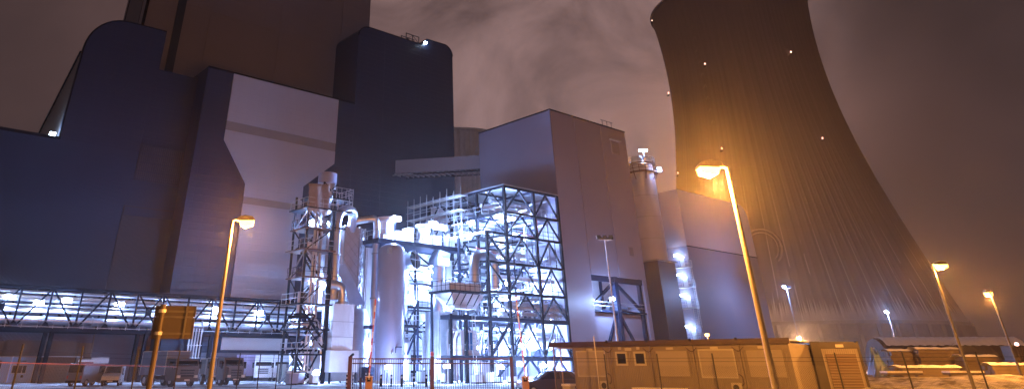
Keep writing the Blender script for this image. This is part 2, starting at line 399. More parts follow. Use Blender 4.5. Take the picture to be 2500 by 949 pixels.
# ------------------------------------------------------------------ mauve building on the right of the plant
cb = pthing('process_building', 'tall mauve grey clad block beside the open steel frame', 'building', 20, 8)
HT = 36.2
MB().box(10.52, 29.38, .16, 16.3, 13.2, HT).build('core_wall', MAUVE2, cb)
MB().box(10.52, 16.1, .16, 16.3, 0, 13.2).build('core_wall', MAUVE2, cb)
MB().box(16.1, 29.3, 6, 16.3, 0, 13.2).build('recess_back_wall', WHITEC, cb)
MB().box(28.45, 29.38, .16, 6, 0, 13.2).build('recess_side_wall', MAUVE2, cb)
for x0, x1, z0 in ((10.5, 16.12, 0), (16.26, 22.80, 13.1), (22.94, 29.4, 13.1)):
    MB().box(x0, x1, 0, .15, z0, HT).build('cladding_panel', MAUVE, cb)
MB().box(28.5, 29.4, 0, .15, 0, 13.05).build('cladding_panel', MAUVE, cb)
for x in (16.13, 22.81): MB().box(x, x+.12, .1, .155, 13.1, HT).build('joint_strip', STEEL, cb)
MB().box(10.4, 29.5, -.08, .2, HT, HT + .18).build('roof_edge', STEEL, cb)
MB().box(10.4, 10.6, .2, 16.3, HT, HT + .18).build('roof_edge', STEEL, cb)
MB().box(10.36, 10.56, -.05, .2, 0, HT).build('corner_trim', MAUVE2, cb)
MB().box(25.2, 27.2, -.05, -.002, 31.9, 34.1).build('hatch', TAN, cb); MB().box(24.9, 27.5, -.5, -.002, 34.15, 34.35).build('hatch_hood', GALV, cb)
MB().box(26.0, 27.1, -.05, -.002, 16.3, 17.6).build('vent', TAN, cb)
for i in range(6): MB().box(26.05, 27.05, -.09, -.051, 16.4 + i*.2, 16.5 + i*.2).build('vent_slat', MAUVE2, cb)
for x in (24.0, 25.2, 26.4): MB().bar((x, .3, HT + .2), (x, .3, HT + 1.2), .06).build('roof_post', STEEL, cb)
MB().bar((23.6, .3, HT + 1.2), (26.8, .3, HT + 1.2), .06).build('roof_rail', STEEL, cb)
# steel bay in the opening
for x in (21.9, 27.9): MB().bar((x, .45, 0), (x, .45, 13.1), .8 if x < 25 else .5).build('column', STEELB, cb)
MB().box(16.2, 28.4, .1, .6, 12.3, 13.05).build('beam', STEELB, cb)
MB().box(16.2, 28.4, .05, 5.9, 8.3, 8.55).build('deck', STEELB, cb)
for (x0, z0, x1, z1) in ((16.5, 9.2, 21.4, 12.2), (22.3, 12.2, 27.7, 8.8), (16.5, .5, 21.5, 8.0), (22.3, 8.1, 27.7, 1.0)):
    MB().bar((x0, .45, z0), (x1, .45, z1), .35).build('brace', STEELB, cb)
for (x0, z0, x1, z1) in ((27.6, 12, 23.5, 8.8), (17, 12, 20, 9)):
    MB().bar((x0, 4.5, z0), (x1, 4.5, z1), .3).build('brace', STEELB, cb)
for x in (19, 24.5): MB().bar((x, 5, 8.5), (x, 5, 13.1), .35).build('column', STEELB, cb)
for z in (9.1, 9.6): MB().bar((16.3, .15, z), (28.3, .15, z), .05).build('rail', GALV, cb)
MB().box(16.2, 22.1, .7, .8, 0, 8.2).build('infill_panel', MAUVE, cb); MB().box(22.2, 28.4, .7, .8, 0, 8.2).build('infill_panel', MAUVE, cb)
MB().tube([(23, 3, 9.2), (27.5, 3, 9.2)], .35, 10).build('pipe', LAG, cb)

# ------------------------------------------------------------------ conveyor gallery between tower and block
a0, a1 = W(8.3, QA - .1), at(1215, 380, 118)
gd = Vector((a1.x - a0.x, a1.y - a0.y, 0)); gl = gd.length
cg = thing('conveyor_gallery', 'enclosed grey conveyor gallery bridging the navy tower and mauve block', 'gallery', (a0.x, a0.y, 0), math.atan2(gd.y, gd.x))
z0, z1 = 34.95, 33.35
MB().add([(0,-1.5,z0-2.4),(gl,-1.5,z1-2.3),(gl,1.5,z1-2.3),(0,1.5,z0-2.4),(0,-1.5,z0),(gl,-1.5,z1),(gl,1.5,z1),(0,1.5,z0)],
         [(0,3,2,1),(4,5,6,7),(0,1,5,4),(1,2,6,5),(2,3,7,6),(3,0,4,7)]).build('gallery_wall', mat('grey gallery cladding', (.26,.25,.28), .5, 0, .06, .2, ribs=2), cg)
for i in range(19):
    x = i * gl / 18; z = z0 + (z1 - z0) * i / 18 - 2.42
    MB().bar((x, -1.6, z - .15), (x, 1.6, z - .15), .12, .25).build('cross_beam', GALV, cg)
for y in (-1.55, 1.55): MB().bar((0, y, z0 - 2.75), (gl, y, z1 - 2.65), .14, .2).build('bottom_chord', STEEL, cg)
MB().bar((-.4, -1.7, z0 - 2.8), (4, -1.7, z0 - 3.0), .12).build('walkway', GALV, cg)

# ------------------------------------------------------------------ silo on its clad base
sb = pthing('silo_house', 'navy clad block under the tall pale silo', 'building', 43.5, 7)
MB().box(40.9, 46.0, 5, 12.5, 0, 17.3).build('wall', mat('blue ribbed cladding', (.10,.12,.19), .38, .2, .08, .3, ribs=1.6), sb)
MB().box(40.6, 46.3, 4.75, 12.8, 17.3, 17.5).build('roof_edge', GALV, sb)
sc_ = at(1578, 500, 128.5)
silo = thing('silo', 'tall pale cylindrical silo with a railed red platform on top', 'silo', (sc_.x, sc_.y, 17.5))
def ring_rail(m, z0, r, n=16, h=1.1):
    for i in range(n):
        a = 2*math.pi*i/n; m.bar((r*math.cos(a), r*math.sin(a), z0), (r*math.cos(a), r*math.sin(a), z0+h), .06)
    for hh in (h*.5, h):
        m.tube([(r*math.cos(2*math.pi*i/n), r*math.sin(2*math.pi*i/n), z0+hh) for i in range(n+1)], .035, 4)
MB().lathe(0, 0, [(2.3, 0), (2.3, 14.8), (2.2, 15.0), (2.2, 16.8), (.9, 17.8)], 32).build('shell', mat('silo paint', (.66,.66,.76), .35, .1, .06, .3), silo, True)
for z in (3.7, 7.4, 11.1): MB().tube([(2.32*math.cos(R(a)), 2.32*math.sin(R(a)), z) for a in range(0, 361, 12)], .04, 5).build('seam_band', GALV, silo, True)
for k, (z, r) in enumerate(((15.4, 3.0), (17.0, 2.8))):
    d = MB().lathe(0, 0, [(2.25, z-.12), (r, z-.12), (r, z), (2.25, z)], 24, False).build('platform', RUST, silo)
    m = MB(); ring_rail(m, z, r - .05); m.build('railing', RUST if k == 0 else GALV, d)
for i in range(8):
    a = 2*math.pi*i/8
    MB().bar((2.3*math.cos(a), 2.3*math.sin(a), 14.0), (2.95*math.cos(a), 2.95*math.sin(a), 15.3), .1).build('bracket', RUST, silo)
MB().lathe(-.5, -.3, [(1.1, 17.0), (1.1, 18.0), (.8, 18.5), (.1, 18.7)], 16).build('filter_cap', WHITE, silo, True)
MB().box(.5, 1.9, -1.2, .2, 17.05, 18.1).build('filter_box', WHITE, silo)
MB().bar((1.0, 0, 18), (1.0, 0, 19.6), .08).build('lamp_mast', GALV, silo)
MB().box(2.6, 3.4, -1.6, -.6, 15.4, 16.2).build('winch_box', WHITE, silo)

# ------------------------------------------------------------------ pale hall behind the containers
eh = pthing('ash_hall', 'pale upper and blue lower clad hall with a rounded right roof corner', 'building', 72, 12)
EP0, EP1 = 59.2, 86.0
top = [(EP0, 21.9), (EP0, 32.6), (83.0, 32.7)] + [(83.0 + 3.0*math.sin(R(a)), 29.7 + 3.0*math.cos(R(a))) for a in (15, 35, 55, 75, 90)] + [(86.0, 21.9)]
MB().prism(top, 10, 24).build('upper_wall', mat('pale mauve cladding', (.34,.33,.42), .5, 0, .05, .2, ribs=1.4), eh)
MB().box(EP0 - .02, EP1 + .02, 10.02, 24, 0, 21.88).build('lower_wall', mat('slate blue cladding', (.17,.17,.25), .5, 0, .06, .15, ribs=1.8), eh)
MB().box(EP0 - .1, EP1 + .1, 9.9, 10.02, 21.8, 21.95).build('drip_edge', STEEL, eh)

# ------------------------------------------------------------------ cooling towers
def cooling_tower(name, label, Xc, Yc, h0, h1, zt, rt, k1, k2, nrib, ribd, m, nz=48, a0=0, a1=360, per=8):
    o = thing(name, label, 'cooling tower', (Xc, Yc, 0))
    n = nrib * per; b = MB(); rows = []
    for i in range(nz + 1):
        z = h0 + (h1 - h0) * i / nz
        r = math.sqrt(rt*rt + ((k1 if z < zt else k2) * (z - zt))**2)
        for j in range(n):
            a = 2*math.pi*j/n; ph = (j % per)
            rr = r + (ribd if ph == 0 else (ribd*.25 if ph in (1, per-1) else 0))
            b.v.append(Vector((rr*math.cos(a), rr*math.sin(a), z)))
    for i in range(nz):
        for j in range(n):
            b.f.append((i*n+j, i*n+(j+1) % n, (i+1)*n+(j+1) % n, (i+1)*n+j))
    sh = b.build('shell', m, o, True)
    r0 = math.sqrt(rt*rt + (k1*(h0-zt))**2); r1 = math.sqrt(rt*rt + (k2*(h1-zt))**2)
    MB().lathe(0, 0, [(r1+.9, h1-1.2), (r1+.9, h1), (r1-.6, h1), (r1-.6, h1-1.2), (r1+.9, h1-1.2)], 96, False).build('rim', m, sh)
    MB().lathe(0, 0, [(r0-.8, h0-.9), (r0+1.1, h0-.9), (r0+1.1, h0+.2), (r0-.8, h0+.2), (r0-.8, h0-.9)], 96, False).build('lintel_ring', CONCL, o)
    return o, r0
S = 1.5
def frost():
    m = bpy.data.materials.new('frosted tower concrete'); m.use_nodes = True; t = m.node_tree; n = t.nodes; l = t.links
    b = n['Principled BSDF']; b.inputs['Roughness'].default_value = .85
    tc = n.new('ShaderNodeTexCoord'); sx = n.new('ShaderNodeSeparateXYZ'); l.new(tc.outputs['Object'], sx.inputs[0])
    at_ = n.new('ShaderNodeMath'); at_.operation = 'ARCTAN2'; l.new(sx.outputs['Y'], at_.inputs[0]); l.new(sx.outputs['X'], at_.inputs[1])
    def M(op, a, bb=None, c=None):
        x = n.new('ShaderNodeMath'); x.operation = op
        for i, q in enumerate((a, bb, c)):
            if q is None: continue
            if hasattr(q, 'links'): l.new(q, x.inputs[i])
            else: x.inputs[i].default_value = q
        return x.outputs[0]
    cx = n.new('ShaderNodeCombineXYZ'); l.new(M('MULTIPLY', at_.outputs[0], 26.0), cx.inputs['X']); l.new(M('MULTIPLY', sx.outputs['Z'], .012), cx.inputs['Y'])
    no = n.new('ShaderNodeTexNoise'); no.inputs['Scale'].default_value = 1; no.inputs['Detail'].default_value = 3; l.new(cx.outputs[0], no.inputs['Vector'])
    # icicle fringe: height of frost above the lintel varies from rib to rib
    cx2 = n.new('ShaderNodeCombineXYZ'); l.new(M('MULTIPLY', at_.outputs[0], 40.0), cx2.inputs['X'])
    nb = n.new('ShaderNodeTexNoise'); nb.inputs['Scale'].default_value = 1; nb.inputs['Detail'].default_value = 4; nb.inputs['Roughness'].default_value = .7; l.new(cx2.outputs[0], nb.inputs['Vector'])
    hgt = M('MULTIPLY', M('POWER', nb.outputs['Fac'], 5.0), 90.0)
    hz = M('ADD', hgt, 18.8)
    fr = M('SUBTRACT', hz, sx.outputs['Z']); frm = n.new('ShaderNodeMapRange'); frm.inputs['From Min'].default_value = -1; frm.inputs['From Max'].default_value = 2.5
    l.new(fr, frm.inputs['Value'])
    # thin vertical ice seams
    se = M('POWER', M('ABSOLUTE', M('SINE', M('MULTIPLY', at_.outputs[0], 27.0))), 250.0)
    cx3 = n.new('ShaderNodeCombineXYZ'); l.new(M('MULTIPLY', at_.outputs[0], 18.0), cx3.inputs['X']); l.new(M('MULTIPLY', sx.outputs['Z'], .05), cx3.inputs['Y'])
    nd = n.new('ShaderNodeTexNoise'); nd.inputs['Scale'].default_value = 1; nd.inputs['Detail'].default_value = 3; l.new(cx3.outputs[0], nd.inputs['Vector'])
    zf = n.new('ShaderNodeMapRange'); zf.inputs['From Min'].default_value = 85; zf.inputs['From Max'].default_value = 25; l.new(sx.outputs['Z'], zf.inputs['Value'])
    se2 = M('MULTIPLY', M('MULTIPLY', se, zf.outputs['Result']), M('GREATER_THAN', nd.outputs['Fac'], .46))
    fac = M('MINIMUM', M('ADD', M('MULTIPLY', frm.outputs['Result'], .62), M('MULTIPLY', se2, .5)), .8)
    cr = n.new('ShaderNodeValToRGB'); e = cr.color_ramp.elements
    e[0].position = .3; e[0].color = (.165, .13, .14, 1); e[1].position = .7; e[1].color = (.20, .16, .17, 1); l.new(no.outputs['Fac'], cr.inputs['Fac'])
    mx = n.new('ShaderNodeMix'); mx.data_type = 'RGBA'; l.new(fac, mx.inputs['Factor']); l.new(cr.outputs['Color'], mx.inputs['A']); mx.inputs['B'].default_value = (.74, .72, .74, 1)
    l.new(mx.outputs['Result'], b.inputs['Base Color'])
    return m
CT, r0 = cooling_tower('cooling_tower', 'giant ribbed concrete cooling tower with frost streaks at its foot', 115.25*S, 231.85*S,
                   1.8 + (11.438-1.8)*S, 1.8 + (120.1-1.8)*S, 1.8 + (94.27-1.8)*S, 25.8*S, .389, .396, 110, .11, frost())
h0 = 1.8 + (11.438-1.8)*S - .9
nb_ = 56
for k in range(nb_):
    a = 2*math.pi*(k+.5)/nb_
    x, y = math.cos(a), math.sin(a)
    if x*115.25 + y*231.85 > 60: continue
    MB().bar((x*(r0+.5), y*(r0+.5), 0), (x*(r0+.3), y*(r0+.3), h0), 1.3, 1.0).build('column', CONCL, CT)
    lo = MB()
    for j in range(1, 15):
        aa = a + 2*math.pi/nb_ * j/15
        lo.bar((math.cos(aa)*r0, math.sin(aa)*r0, 2.5), (math.cos(aa)*r0, math.sin(aa)*r0, h0), .22, .5)
    lo.build('louvre_screen', CONCL, CT)
MB().lathe(0, 0, [(r0-3, 0), (r0-3, h0)], 72, False).build('inner_screen', CONC, CT)
# round duct opening ring on the shell, warning lights
def on_shell(u, v, push=1.0):
    Xc, Yc = 115.25*S, 231.85*S; zt, rt = 1.8 + (94.27-1.8)*S, 25.8*S
    best = None; Y = 230.0
    while Y < 420:
        p = at(u, v, Y); k = .389 if p.z < zt else .396
        d = math.hypot(p.x-Xc, p.y-Yc) - math.sqrt(rt*rt + (k*(p.z-zt))**2)
        if best is None or d < best[0]: best = (d, Y)
        if d < 0: break
        Y += .5
    p = at(u, v, best[1] - push); return Vector((p.x-Xc, p.y-Yc, p.z))
for (u, v) in ((1721, 156), (1931, 127), (2008, 337), (1632, 227), (1592, 50), (1655, 422), (1762, 362)):
    p = on_shell(u, v, 1.5)
    lb = MB().lathe(p.x, p.y, [(.1, p.z-.4), (.24, p.z-.25), (.28, p.z), (.22, p.z+.25), (.1, p.z+.4)], 10).build('warning_light', LENSR, CT, True)
    MB().box(p.x-.5, p.x+.5, p.y+.1, p.y+1.9, p.z-1.3, p.z-.92).build('bracket', STEEL, lb)
pr = on_shell(1862, 604, .5)
rad = Vector((pr.x, pr.y, 0)).normalized(); tn = Vector((-rad.y, rad.x, 0))
for rr, tw, nm in ((7.6, .5, 'duct_ring'), (6.2, .35, 'duct_ring')):
    MB().tube([pr + tn*rr*math.cos(R(a)) + Vector((0, 0, rr*math.sin(R(a)))) + rad*(.3 - .35*rr/8*math.sin(R(a))*2) for a in range(0, 361, 15)], tw, 6).build(nm, CONC, CT, True)
for i in range(9):                                    # ladder cages up the shell
    p = on_shell(1690 + i*6.4, 70 + i*29, .6)
    MB().bar((p.x-.9, p.y, p.z), (p.x, p.y-.5, p.z+1.6), .16).bar((p.x, p.y-.5, p.z+1.6), (p.x+.9, p.y, p.z), .16).build('climb_hoop', CONC, CT)
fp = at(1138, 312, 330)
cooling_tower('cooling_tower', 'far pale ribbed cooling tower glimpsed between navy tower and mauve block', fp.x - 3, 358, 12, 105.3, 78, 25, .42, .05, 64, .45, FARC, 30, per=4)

# ------------------------------------------------------------------ pipe bridge
QB = 30.0
br = pthing('pipe_bridge', 'long dark truss bridge carrying silver pipes in front of the navy hall', 'pipe bridge', -36, QB)
BZ0, BZ1 = 5.35, 9.75
PB0, PB1, STEP = -64.0, -13.2, 3.35
for q in (QB, QB + 3.2):
    for z, h in ((BZ0, .42), (BZ1, .3)):
        MB().box(PB0, PB1, q - .15, q + .15, z - h/2, z + h/2).build('chord', STEEL, br)
i = 0; x = PB0
while x < PB1 - 1:
    for q in (QB, QB + 3.2):
        MB().bar((x, q, BZ0), (x, q, BZ1), .2).build('post', STEEL, br)
        xa, xb = (x, x + STEP) if i % 2 else (x + STEP, x)
        if i % 5 == 3:
            MB().bar((x, q, BZ0), (x + STEP, q, BZ1), .17).build('diagonal', STEEL, br); MB().bar((x, q, BZ1), (x + STEP, q, BZ0), .17).build('diagonal', STEEL, br)
            MB().box(x + STEP/2 - .35, x + STEP/2 + .35, q - .12, q + .12, (BZ0+BZ1)/2 - .35, (BZ0+BZ1)/2 + .35).build('gusset', STEEL, br)
        else:
            MB().bar((xa, q, BZ1), (xb, q, BZ0), .19).build('diagonal', STEEL, br)
    MB().prism([(x-.5, BZ0+.2), (x-.2, BZ0+.75), (x+.2, BZ0+.75), (x+.5, BZ0+.2)], QB-.19, QB-.13).build('gusset', STEEL, br)
    MB().bar((x, QB, BZ0), (x, QB + 3.2, BZ0), .2).build('cross_beam', STEEL, br)
    MB().bar((x, QB, BZ1), (x, QB + 3.2, BZ1), .16).build('cross_beam', STEEL, br)
    x += STEP; i += 1
for (q, z, r, m) in ((QB+.75, 6.35, .42, LAG), (QB+1.9, 6.3, .36, LAG), (QB+.7, 7.25, .17, WHITE), (QB+1.3, 7.45, .26, LAG), (QB+2.2, 7.5, .22, LAG), (QB+.6, 7.85, .12, LAGD),
                     (QB+.8, 8.45, .2, LAG), (QB+1.5, 8.75, .24, WHITE), (QB+2.4, 8.6, .3, LAG), (QB+.7, 9.25, .13, LAGD), (QB+1.6, 9.4, .16, LAGD)):
    pp = MB().tube([(PB0, q, z), (PB1 + .5, q, z)], r, 10).build('pipe', m, br, True)
    x = PB0 + 2 + random.random()*3
    while x < PB1: MB().tube([(x-.07, q, z), (x+.07, q, z)], r*1.25, 10).build('flange', GALV, pp); x += 5.2 + random.random()*4
for z in (5.55, 6.15): MB().bar((PB0, QB - .28, z + .1), (PB1, QB - .28, z + .1), .05).build('cable_rail', GALV, br)
x = PB0
while x < PB1:
    MB().bar((x+.9, QB-.28, 5.5), (x+.9, QB-.28, 6.35), .05).build('cable_post', GALV, br); x += 1.67
for u in (110, 345, 507):
    p, _ = pq(u, 880, QB); tower = MB().bar((p, QB, 0), (p, QB, BZ0), .42).bar((p, QB+3.2, 0), (p, QB+3.2, BZ0), .42).build('leg', STEEL, br)
p, _ = pq(470, 880, QB - 1)
for k in range(5): MB().tube([(p - .7 + k*.38, QB - .6, 0), (p - .7 + k*.38, QB - .6, BZ0 + .6)], .09, 6).build('riser_pipe', WHITE, br, True)
for z in (1.2, 2.6, 4.0): MB().bar((p - .9, QB - .72, z), (p + 1.0, QB - .72, z), .08).build('riser_clamp', GALV, br)

LPOW = 8.0
def plant_lamp(name, label, group, p, q, z, watts, lens=LENSW, w=.7, h=.28, color=BLUEW, cat='lamp', radius=.35, drop=.35):
    o = pthing(name, label, cat, p, q, z, group)
    MB().frus(p-w/2, p+w/2, q-.2, q+.2, z+.06, p-w*.4, p+w*.4, q-.12, q+.12, z+.26).build('housing', GALV, o)
    MB().box(p-w/2*.94, p+w/2*.94, q-.24, q+.18, z-h, z+.05).build('lens', lens, o)
    MB().bar((p, q+.15, z+.2), (p, q+.5, z+.35), .06).build('bracket', STEEL, o)
    point('bulb', (p, q - .45, z - drop), watts * LPOW, color, radius, o)
    return o
for k, (u, v) in enumerate(((22, 722), (92, 735), (160, 731), (288, 740), (392, 748), (520, 752), (626, 760), (727, 766))):
    p, z = pq(u, v, QB + 1.2)
    plant_lamp('bridge_lamp', 'bright white lamp inside the pipe bridge, ' + ('first', 'second', 'third', 'fourth', 'fifth', 'sixth', 'seventh', 'eighth')[k] + ' from the left picture edge', 'lamps inside the pipe bridge', p, QB + .45, min(z, 9.0), 250, w=1.1, h=.34)

# ------------------------------------------------------------------ lit process plant
def railing(m, pts, z, h=1.1, step=1.2, w=.05):
    for a, b in zip(pts[:-1], pts[1:]):
        a = Vector((*a, z)); b = Vector((*b, z)); n = max(1, round((b-a).length/step))
        for i in range(n + 1):
            c = a + (b-a)*i/n; m.bar(c, c + Vector((0, 0, h)), w)
        for hh in (h*.5, h): m.bar(a + Vector((0, 0, hh)), b + Vector((0, 0, hh)), w)
def ladder(m, p, q, z0, z1, w=.5):
    m.bar((p-w/2, q, z0), (p-w/2, q, z1), .06).bar((p+w/2, q, z0), (p+w/2, q, z1), .06)
    z = z0 + .3
    while z < z1: m.bar((p-w/2, q, z), (p+w/2, q, z), .045); z += .4
# --- lattice stair tower at the left end
st = pthing('access_tower', 'slender steel access tower crowded with platforms at the plant left end', 'steel tower', -23, 10)
MB().bar((-21.6, 9.6, 0), (-21.6, 9.6, 21.2), .42).build('column', STEEL, st)
for (p, q) in ((-24.9, 10), (-24.9, 13.4), (-21.5, 13.4)): MB().bar((p, q, 0), (p, q, 20.5), .22).build('column', STEEL, st)
lev = [2.9, 5.4, 8.0, 10.9, 13.9, 16.4, 18.7]
for i, z in enumerate(lev):
    e = .9 if i in (2, 4, 6) else .2
    d = MB().box(-25.2 - e*.6, -21.2, 9.5 - e*.5, 13.6, z - .14, z).build('platform', RUST if i in (4, 5, 3) else STEEL, st)
    m = MB(); railing(m, [(-21.2, 9.6 - e*.5), (-25.1 - e*.6, 9.6 - e*.5), (-25.1 - e*.6, 13.4)], z); m.build('railing', STEEL if i % 2 else GALV, d)
    zp = lev[i-1] if i else 0
    s = MB(); a, b = (-24.6, -22.0) if i % 2 else (-22.0, -24.6)
    for qq in (11.0, 11.9): s.bar((a, qq, zp), (b, qq, z), .07, .22)
    for k in range(9): t = k/9; s.box(a+(b-a)*t-.12, a+(b-a)*t+.12, 11.03, 11.87, zp+(z-zp)*t, zp+(z-zp)*t+.04)
    s.build('stair_flight', STEEL, st)
    for (p0, q0, p1, q1) in ((-24.9, 10, -21.6, 9.6), (-24.9, 10, -24.9, 13.4)):
        aa, bb = ((p0, q0, zp), (p1, q1, z)) if i % 2 else ((p1, q1, zp), (p0, q0, z))
        MB().bar(aa, bb, .12).build('brace', STEEL if i % 2 else LAGD, st)
    MB().bar((-24.9, 13.4, zp), (-21.5, 13.4, z), .1).build('brace', STEEL, st)
for k in range(16):
    p = -25.2 + random.random()*4.2; q = 10.2 + random.random()*3; z = random.choice(lev); hgt = .5 + random.random()*1.6
    if random.random() < .5: MB().tube([(p, q, z-hgt*.7), (p, q, z+hgt)], .1 + random.random()*.16, 8).build('pipe', random.choice((LAG, WHITE, LAGD)), st, True)
    else: MB().box(p-.3, p+.35, q-.3, q+.3, z, z+hgt*.8).build('cabinet', random.choice((WHITE, LAG, LAGD)), st)
for k, (p, r) in enumerate(((-23.6, .16), (-23.0, .1), (-22.3, .2), (-24.3, .12))):
    MB().tube([(p, 10.4 + .3*k, 0), (p, 10.4 + .3*k, 20)], r, 8).build('riser_pipe', (LAG, WHITE, LAGD, LAG)[k], st, True)
for k in range(12):
    z = .3 + random.random()*7
    MB().tube(bend([(-25.6, 9.9+random.random()*2, z), (-24.4+random.random()*2.5, 9.8, z), (-24.2+random.random()*2.5, 9.8, max(.1, z-2))], .3), .07 + random.random()*.08, 6).build('hose', random.choice((LAG, WHITE, STEEL)), st, True)
up = MB().box(-24.6, -19.2, 9.3, 13.0, 20.1, 20.24).build('platform', STEEL, st)
m = MB(); railing(m, [(-24.6, 9.3), (-19.2, 9.3), (-19.2, 13)], 20.24, 1.3, .8); m.build('railing', GALV, up)
mid_ = MB().box(-22.6, -18.9, 9.4, 11, 18.7, 18.82).build('platform', STEEL, st)
m = MB(); railing(m, [(-22.6, 9.4), (-18.9, 9.4), (-18.9, 11)], 18.82, 1.2, .7); m.build('railing', GALV, mid_)
m = MB(); ladder(m, -19.3, 9.2, 18.8, 21.6); m.build('ladder', GALV, st)
eh_ = pthing('exhaust_hood', 'pale exhaust drum with conical hopper topping the access tower', 'exhaust', -22, 11.2, 18.6)
MB().lathe(-22.0, 11.0, [(1.12, 22.1), (1.2, 22.15), (1.2, 23.45), (1.12, 23.5), (1.0, 23.5), (1.0, 23.2)], 24).build('drum', TANKM, eh_, True)
MB().lathe(-21.8, 11.0, [(.35, 18.7), (.4, 19.4), (1.0, 21.3), (1.0, 22.1)], 20).build('hopper', LAG, eh_, True)
for sx in (-1, 1): MB().bar((-22+sx*1.0, 9.95, 20.3), (-22-sx*1.0, 9.95, 22.1), .1).build('brace', STEEL, eh_)
for sx in (-1, 1): MB().bar((-22+sx*1.05, 9.95, 20.2), (-22+sx*1.05, 9.95, 22.1), .12).build('leg', STEEL, eh_)
tp = MB(); nx_, nz_ = 9, 8
for i in range(nx_+1):
    for j in range(nz_+1):
        t = i/nx_; s_ = j/nz_
        tp.v.append(Vector((-25.6 + 2.9*t + .10*math.sin(5*s_) + .12*random.random(), 9.1 + .12*math.sin(9*t+2*s_) + .14*random.random(), 18.4 + s_*3.0 + .3*t*s_ - (.7*random.random() if j == 0 else 0))))
for i in range(nx_):
    for j in range(nz_):
        a = i*(nz_+1)+j; tp.f.append((a, a+nz_+1, a+nz_+2, a+1))
tw = tp.build('tarpaulin_sheet', TARPB, None, True); tw.location = W(0, 0, 0); tw.rotation_euler.z = PROT
md = tw.modifiers.new('thick', 'SOLIDIFY'); md.thickness = .03
tag(tw, 'crumpled brown tarpaulin hung on the access tower scaffold', 'tarpaulin')
# --- U bend duct, elbow, box duct
ub = pthing('bend_duct', 'silver flue duct bending over beside the access tower', 'duct', -20.5, 10.2)
MB().tube(bend([(-20.6, 10.2, 8.6), (-20.6, 10.2, 18.9), (-17.6, 10.8, 19.4), (-17.4, 11.8, 16.9)], 1.6, 5), .62, 18).build('pipe', LAG, ub, True)
for z in (11.1, 13.6, 16.4): MB().lathe(-20.6, 10.2, [(.63, z-.08), (.74, z-.08), (.74, z+.08), (.63, z+.08)], 18, False).build('flange', LAGD, ub)
MB().box(-21.5, -19.7, 9.5, 11, 16.55, 16.75).build('support', STEEL, ub)
eb = pthing('elbow_duct', 'short silver elbow duct dropping into the tall box duct', 'duct', -19.7, 9.4, 8.1)
MB().tube(bend([(-21.8, 10.2, 10.2), (-19.6, 9.6, 10.2), (-19.6, 9.6, 8.1)], 1.0, 5), .58, 18).build('pipe', LAG, eb, True)
MB().lathe(-19.6, 9.6, [(.6, 8.15), (.78, 8.15), (.78, 8.4), (.6, 8.4)], 18, False).build('flange', LAGD, eb)
bx = pthing('box_duct', 'tall rectangular silver duct standing on a wider clad box', 'duct', -19.6, 10)
MB().box(-21.1, -18.2, 8.9, 11.4, 3.25, 8.1).build('upper_casing', WHITEC, bx)
MB().box(-21.5, -17.6, 8.4, 12, 1.1, 3.25).build('lower_casing', WHITE, bx)
MB().frus(-20.6, -18.4, 9, 11, .2, -21.4, -17.7, 8.5, 11.9, 1.1).build('hopper', LAGD, bx)
for p in (-21.3, -17.8):
    for q in (8.6, 11.8): MB().bar((p, q, 0), (p, q, 1.1), .18).build('leg', STEEL, bx)
for z in (4.6, 6.2): MB().box(-21.13, -18.17, 8.87, 11.4, z, z+.05).build('seam', LAGD, bx)
MB().tube(bend([(-18.9, 8.3, 1.2), (-18.9, 8.3, 2.6), (-18.4, 8.3, 2.9)], .3), .14, 8).build('hose', BLACK, bx, True)
# --- scrubber
sr = pthing('scrubber', 'faceted scrubber tower lagged in diamond patterned sheets', 'scrubber', -17, 14)
MB().plan([(-20.3, 13.0), (-18.6, 11.4), (-16.4, 11.2), (-14.9, 12.2), (-14.9, 18), (-20.3, 18)], 7.8, 17.4).build('lagging', DIAM, sr)
for x, y in ((-20.3, 13.0), (-18.6, 11.4), (-16.4, 11.2), (-14.9, 12.2)): MB().bar((x, y-.04, 7.8), (x, y-.04, 17.5), .16).build('corner_strip', LAGD, sr)
for k in range(11): MB().bar((-16.0, 11.25, 8.2 + k*.85), (-15.6, 11.5, 8.2 + k*.85 + .35), .14).build('clip', LAG, sr)
fx_ = [(-20.3, 13.0), (-18.6, 11.4), (-16.4, 11.2), (-14.9, 12.2)]
for (xa, ya), (xb, yb) in zip(fx_[:-1], fx_[1:]):
    nrm_ = Vector((yb-ya, -(xb-xa), 0)).normalized()*.03
    for k in range(-2, 9):
        for sgn in (0, 1):
            za, zc = 7.8 + k*1.15, 7.8 + k*1.15 + 2.3
            if sgn: za, zc = zc, za
            t0, t1 = 0.0, 1.0
            def zat(t): return za + (zc-za)*t
            lo, hi = 7.85, 17.35
            ts = [t/12 for t in range(13) if lo <= zat(t/12) <= hi]
            if len(ts) < 2: continue
            A_ = Vector((xa + (xb-xa)*ts[0], ya + (yb-ya)*ts[0], zat(ts[0]))) + nrm_; B_ = Vector((xa + (xb-xa)*ts[-1], ya + (yb-ya)*ts[-1], zat(ts[-1]))) + nrm_
            MB().bar(A_, B_, .035, .035).build('lagging_seam', LAGD, sr)
MB().lathe(-16.0, 12.6, [(1.95, .4), (1.95, 7.4), (1.7, 7.9)], 28).build('lower_vessel', LAGD, sr, True)
MB().add([(-20.6, 9.9, 12.6), (-19.2, 9.9, 12.7), (-15.9, 9.9, 8.3), (-18.2, 9.9, 8.0), (-20.6, 11.6, 12.6), (-19.2, 11.4, 12.7), (-15.9, 11.4, 8.3), (-18.2, 11.4, 8.0)],
         [(0,3,2,1),(4,5,6,7),(0,1,5,4),(1,2,6,5),(2,3,7,6),(3,0,4,7)]).build('chute', LAG, sr)
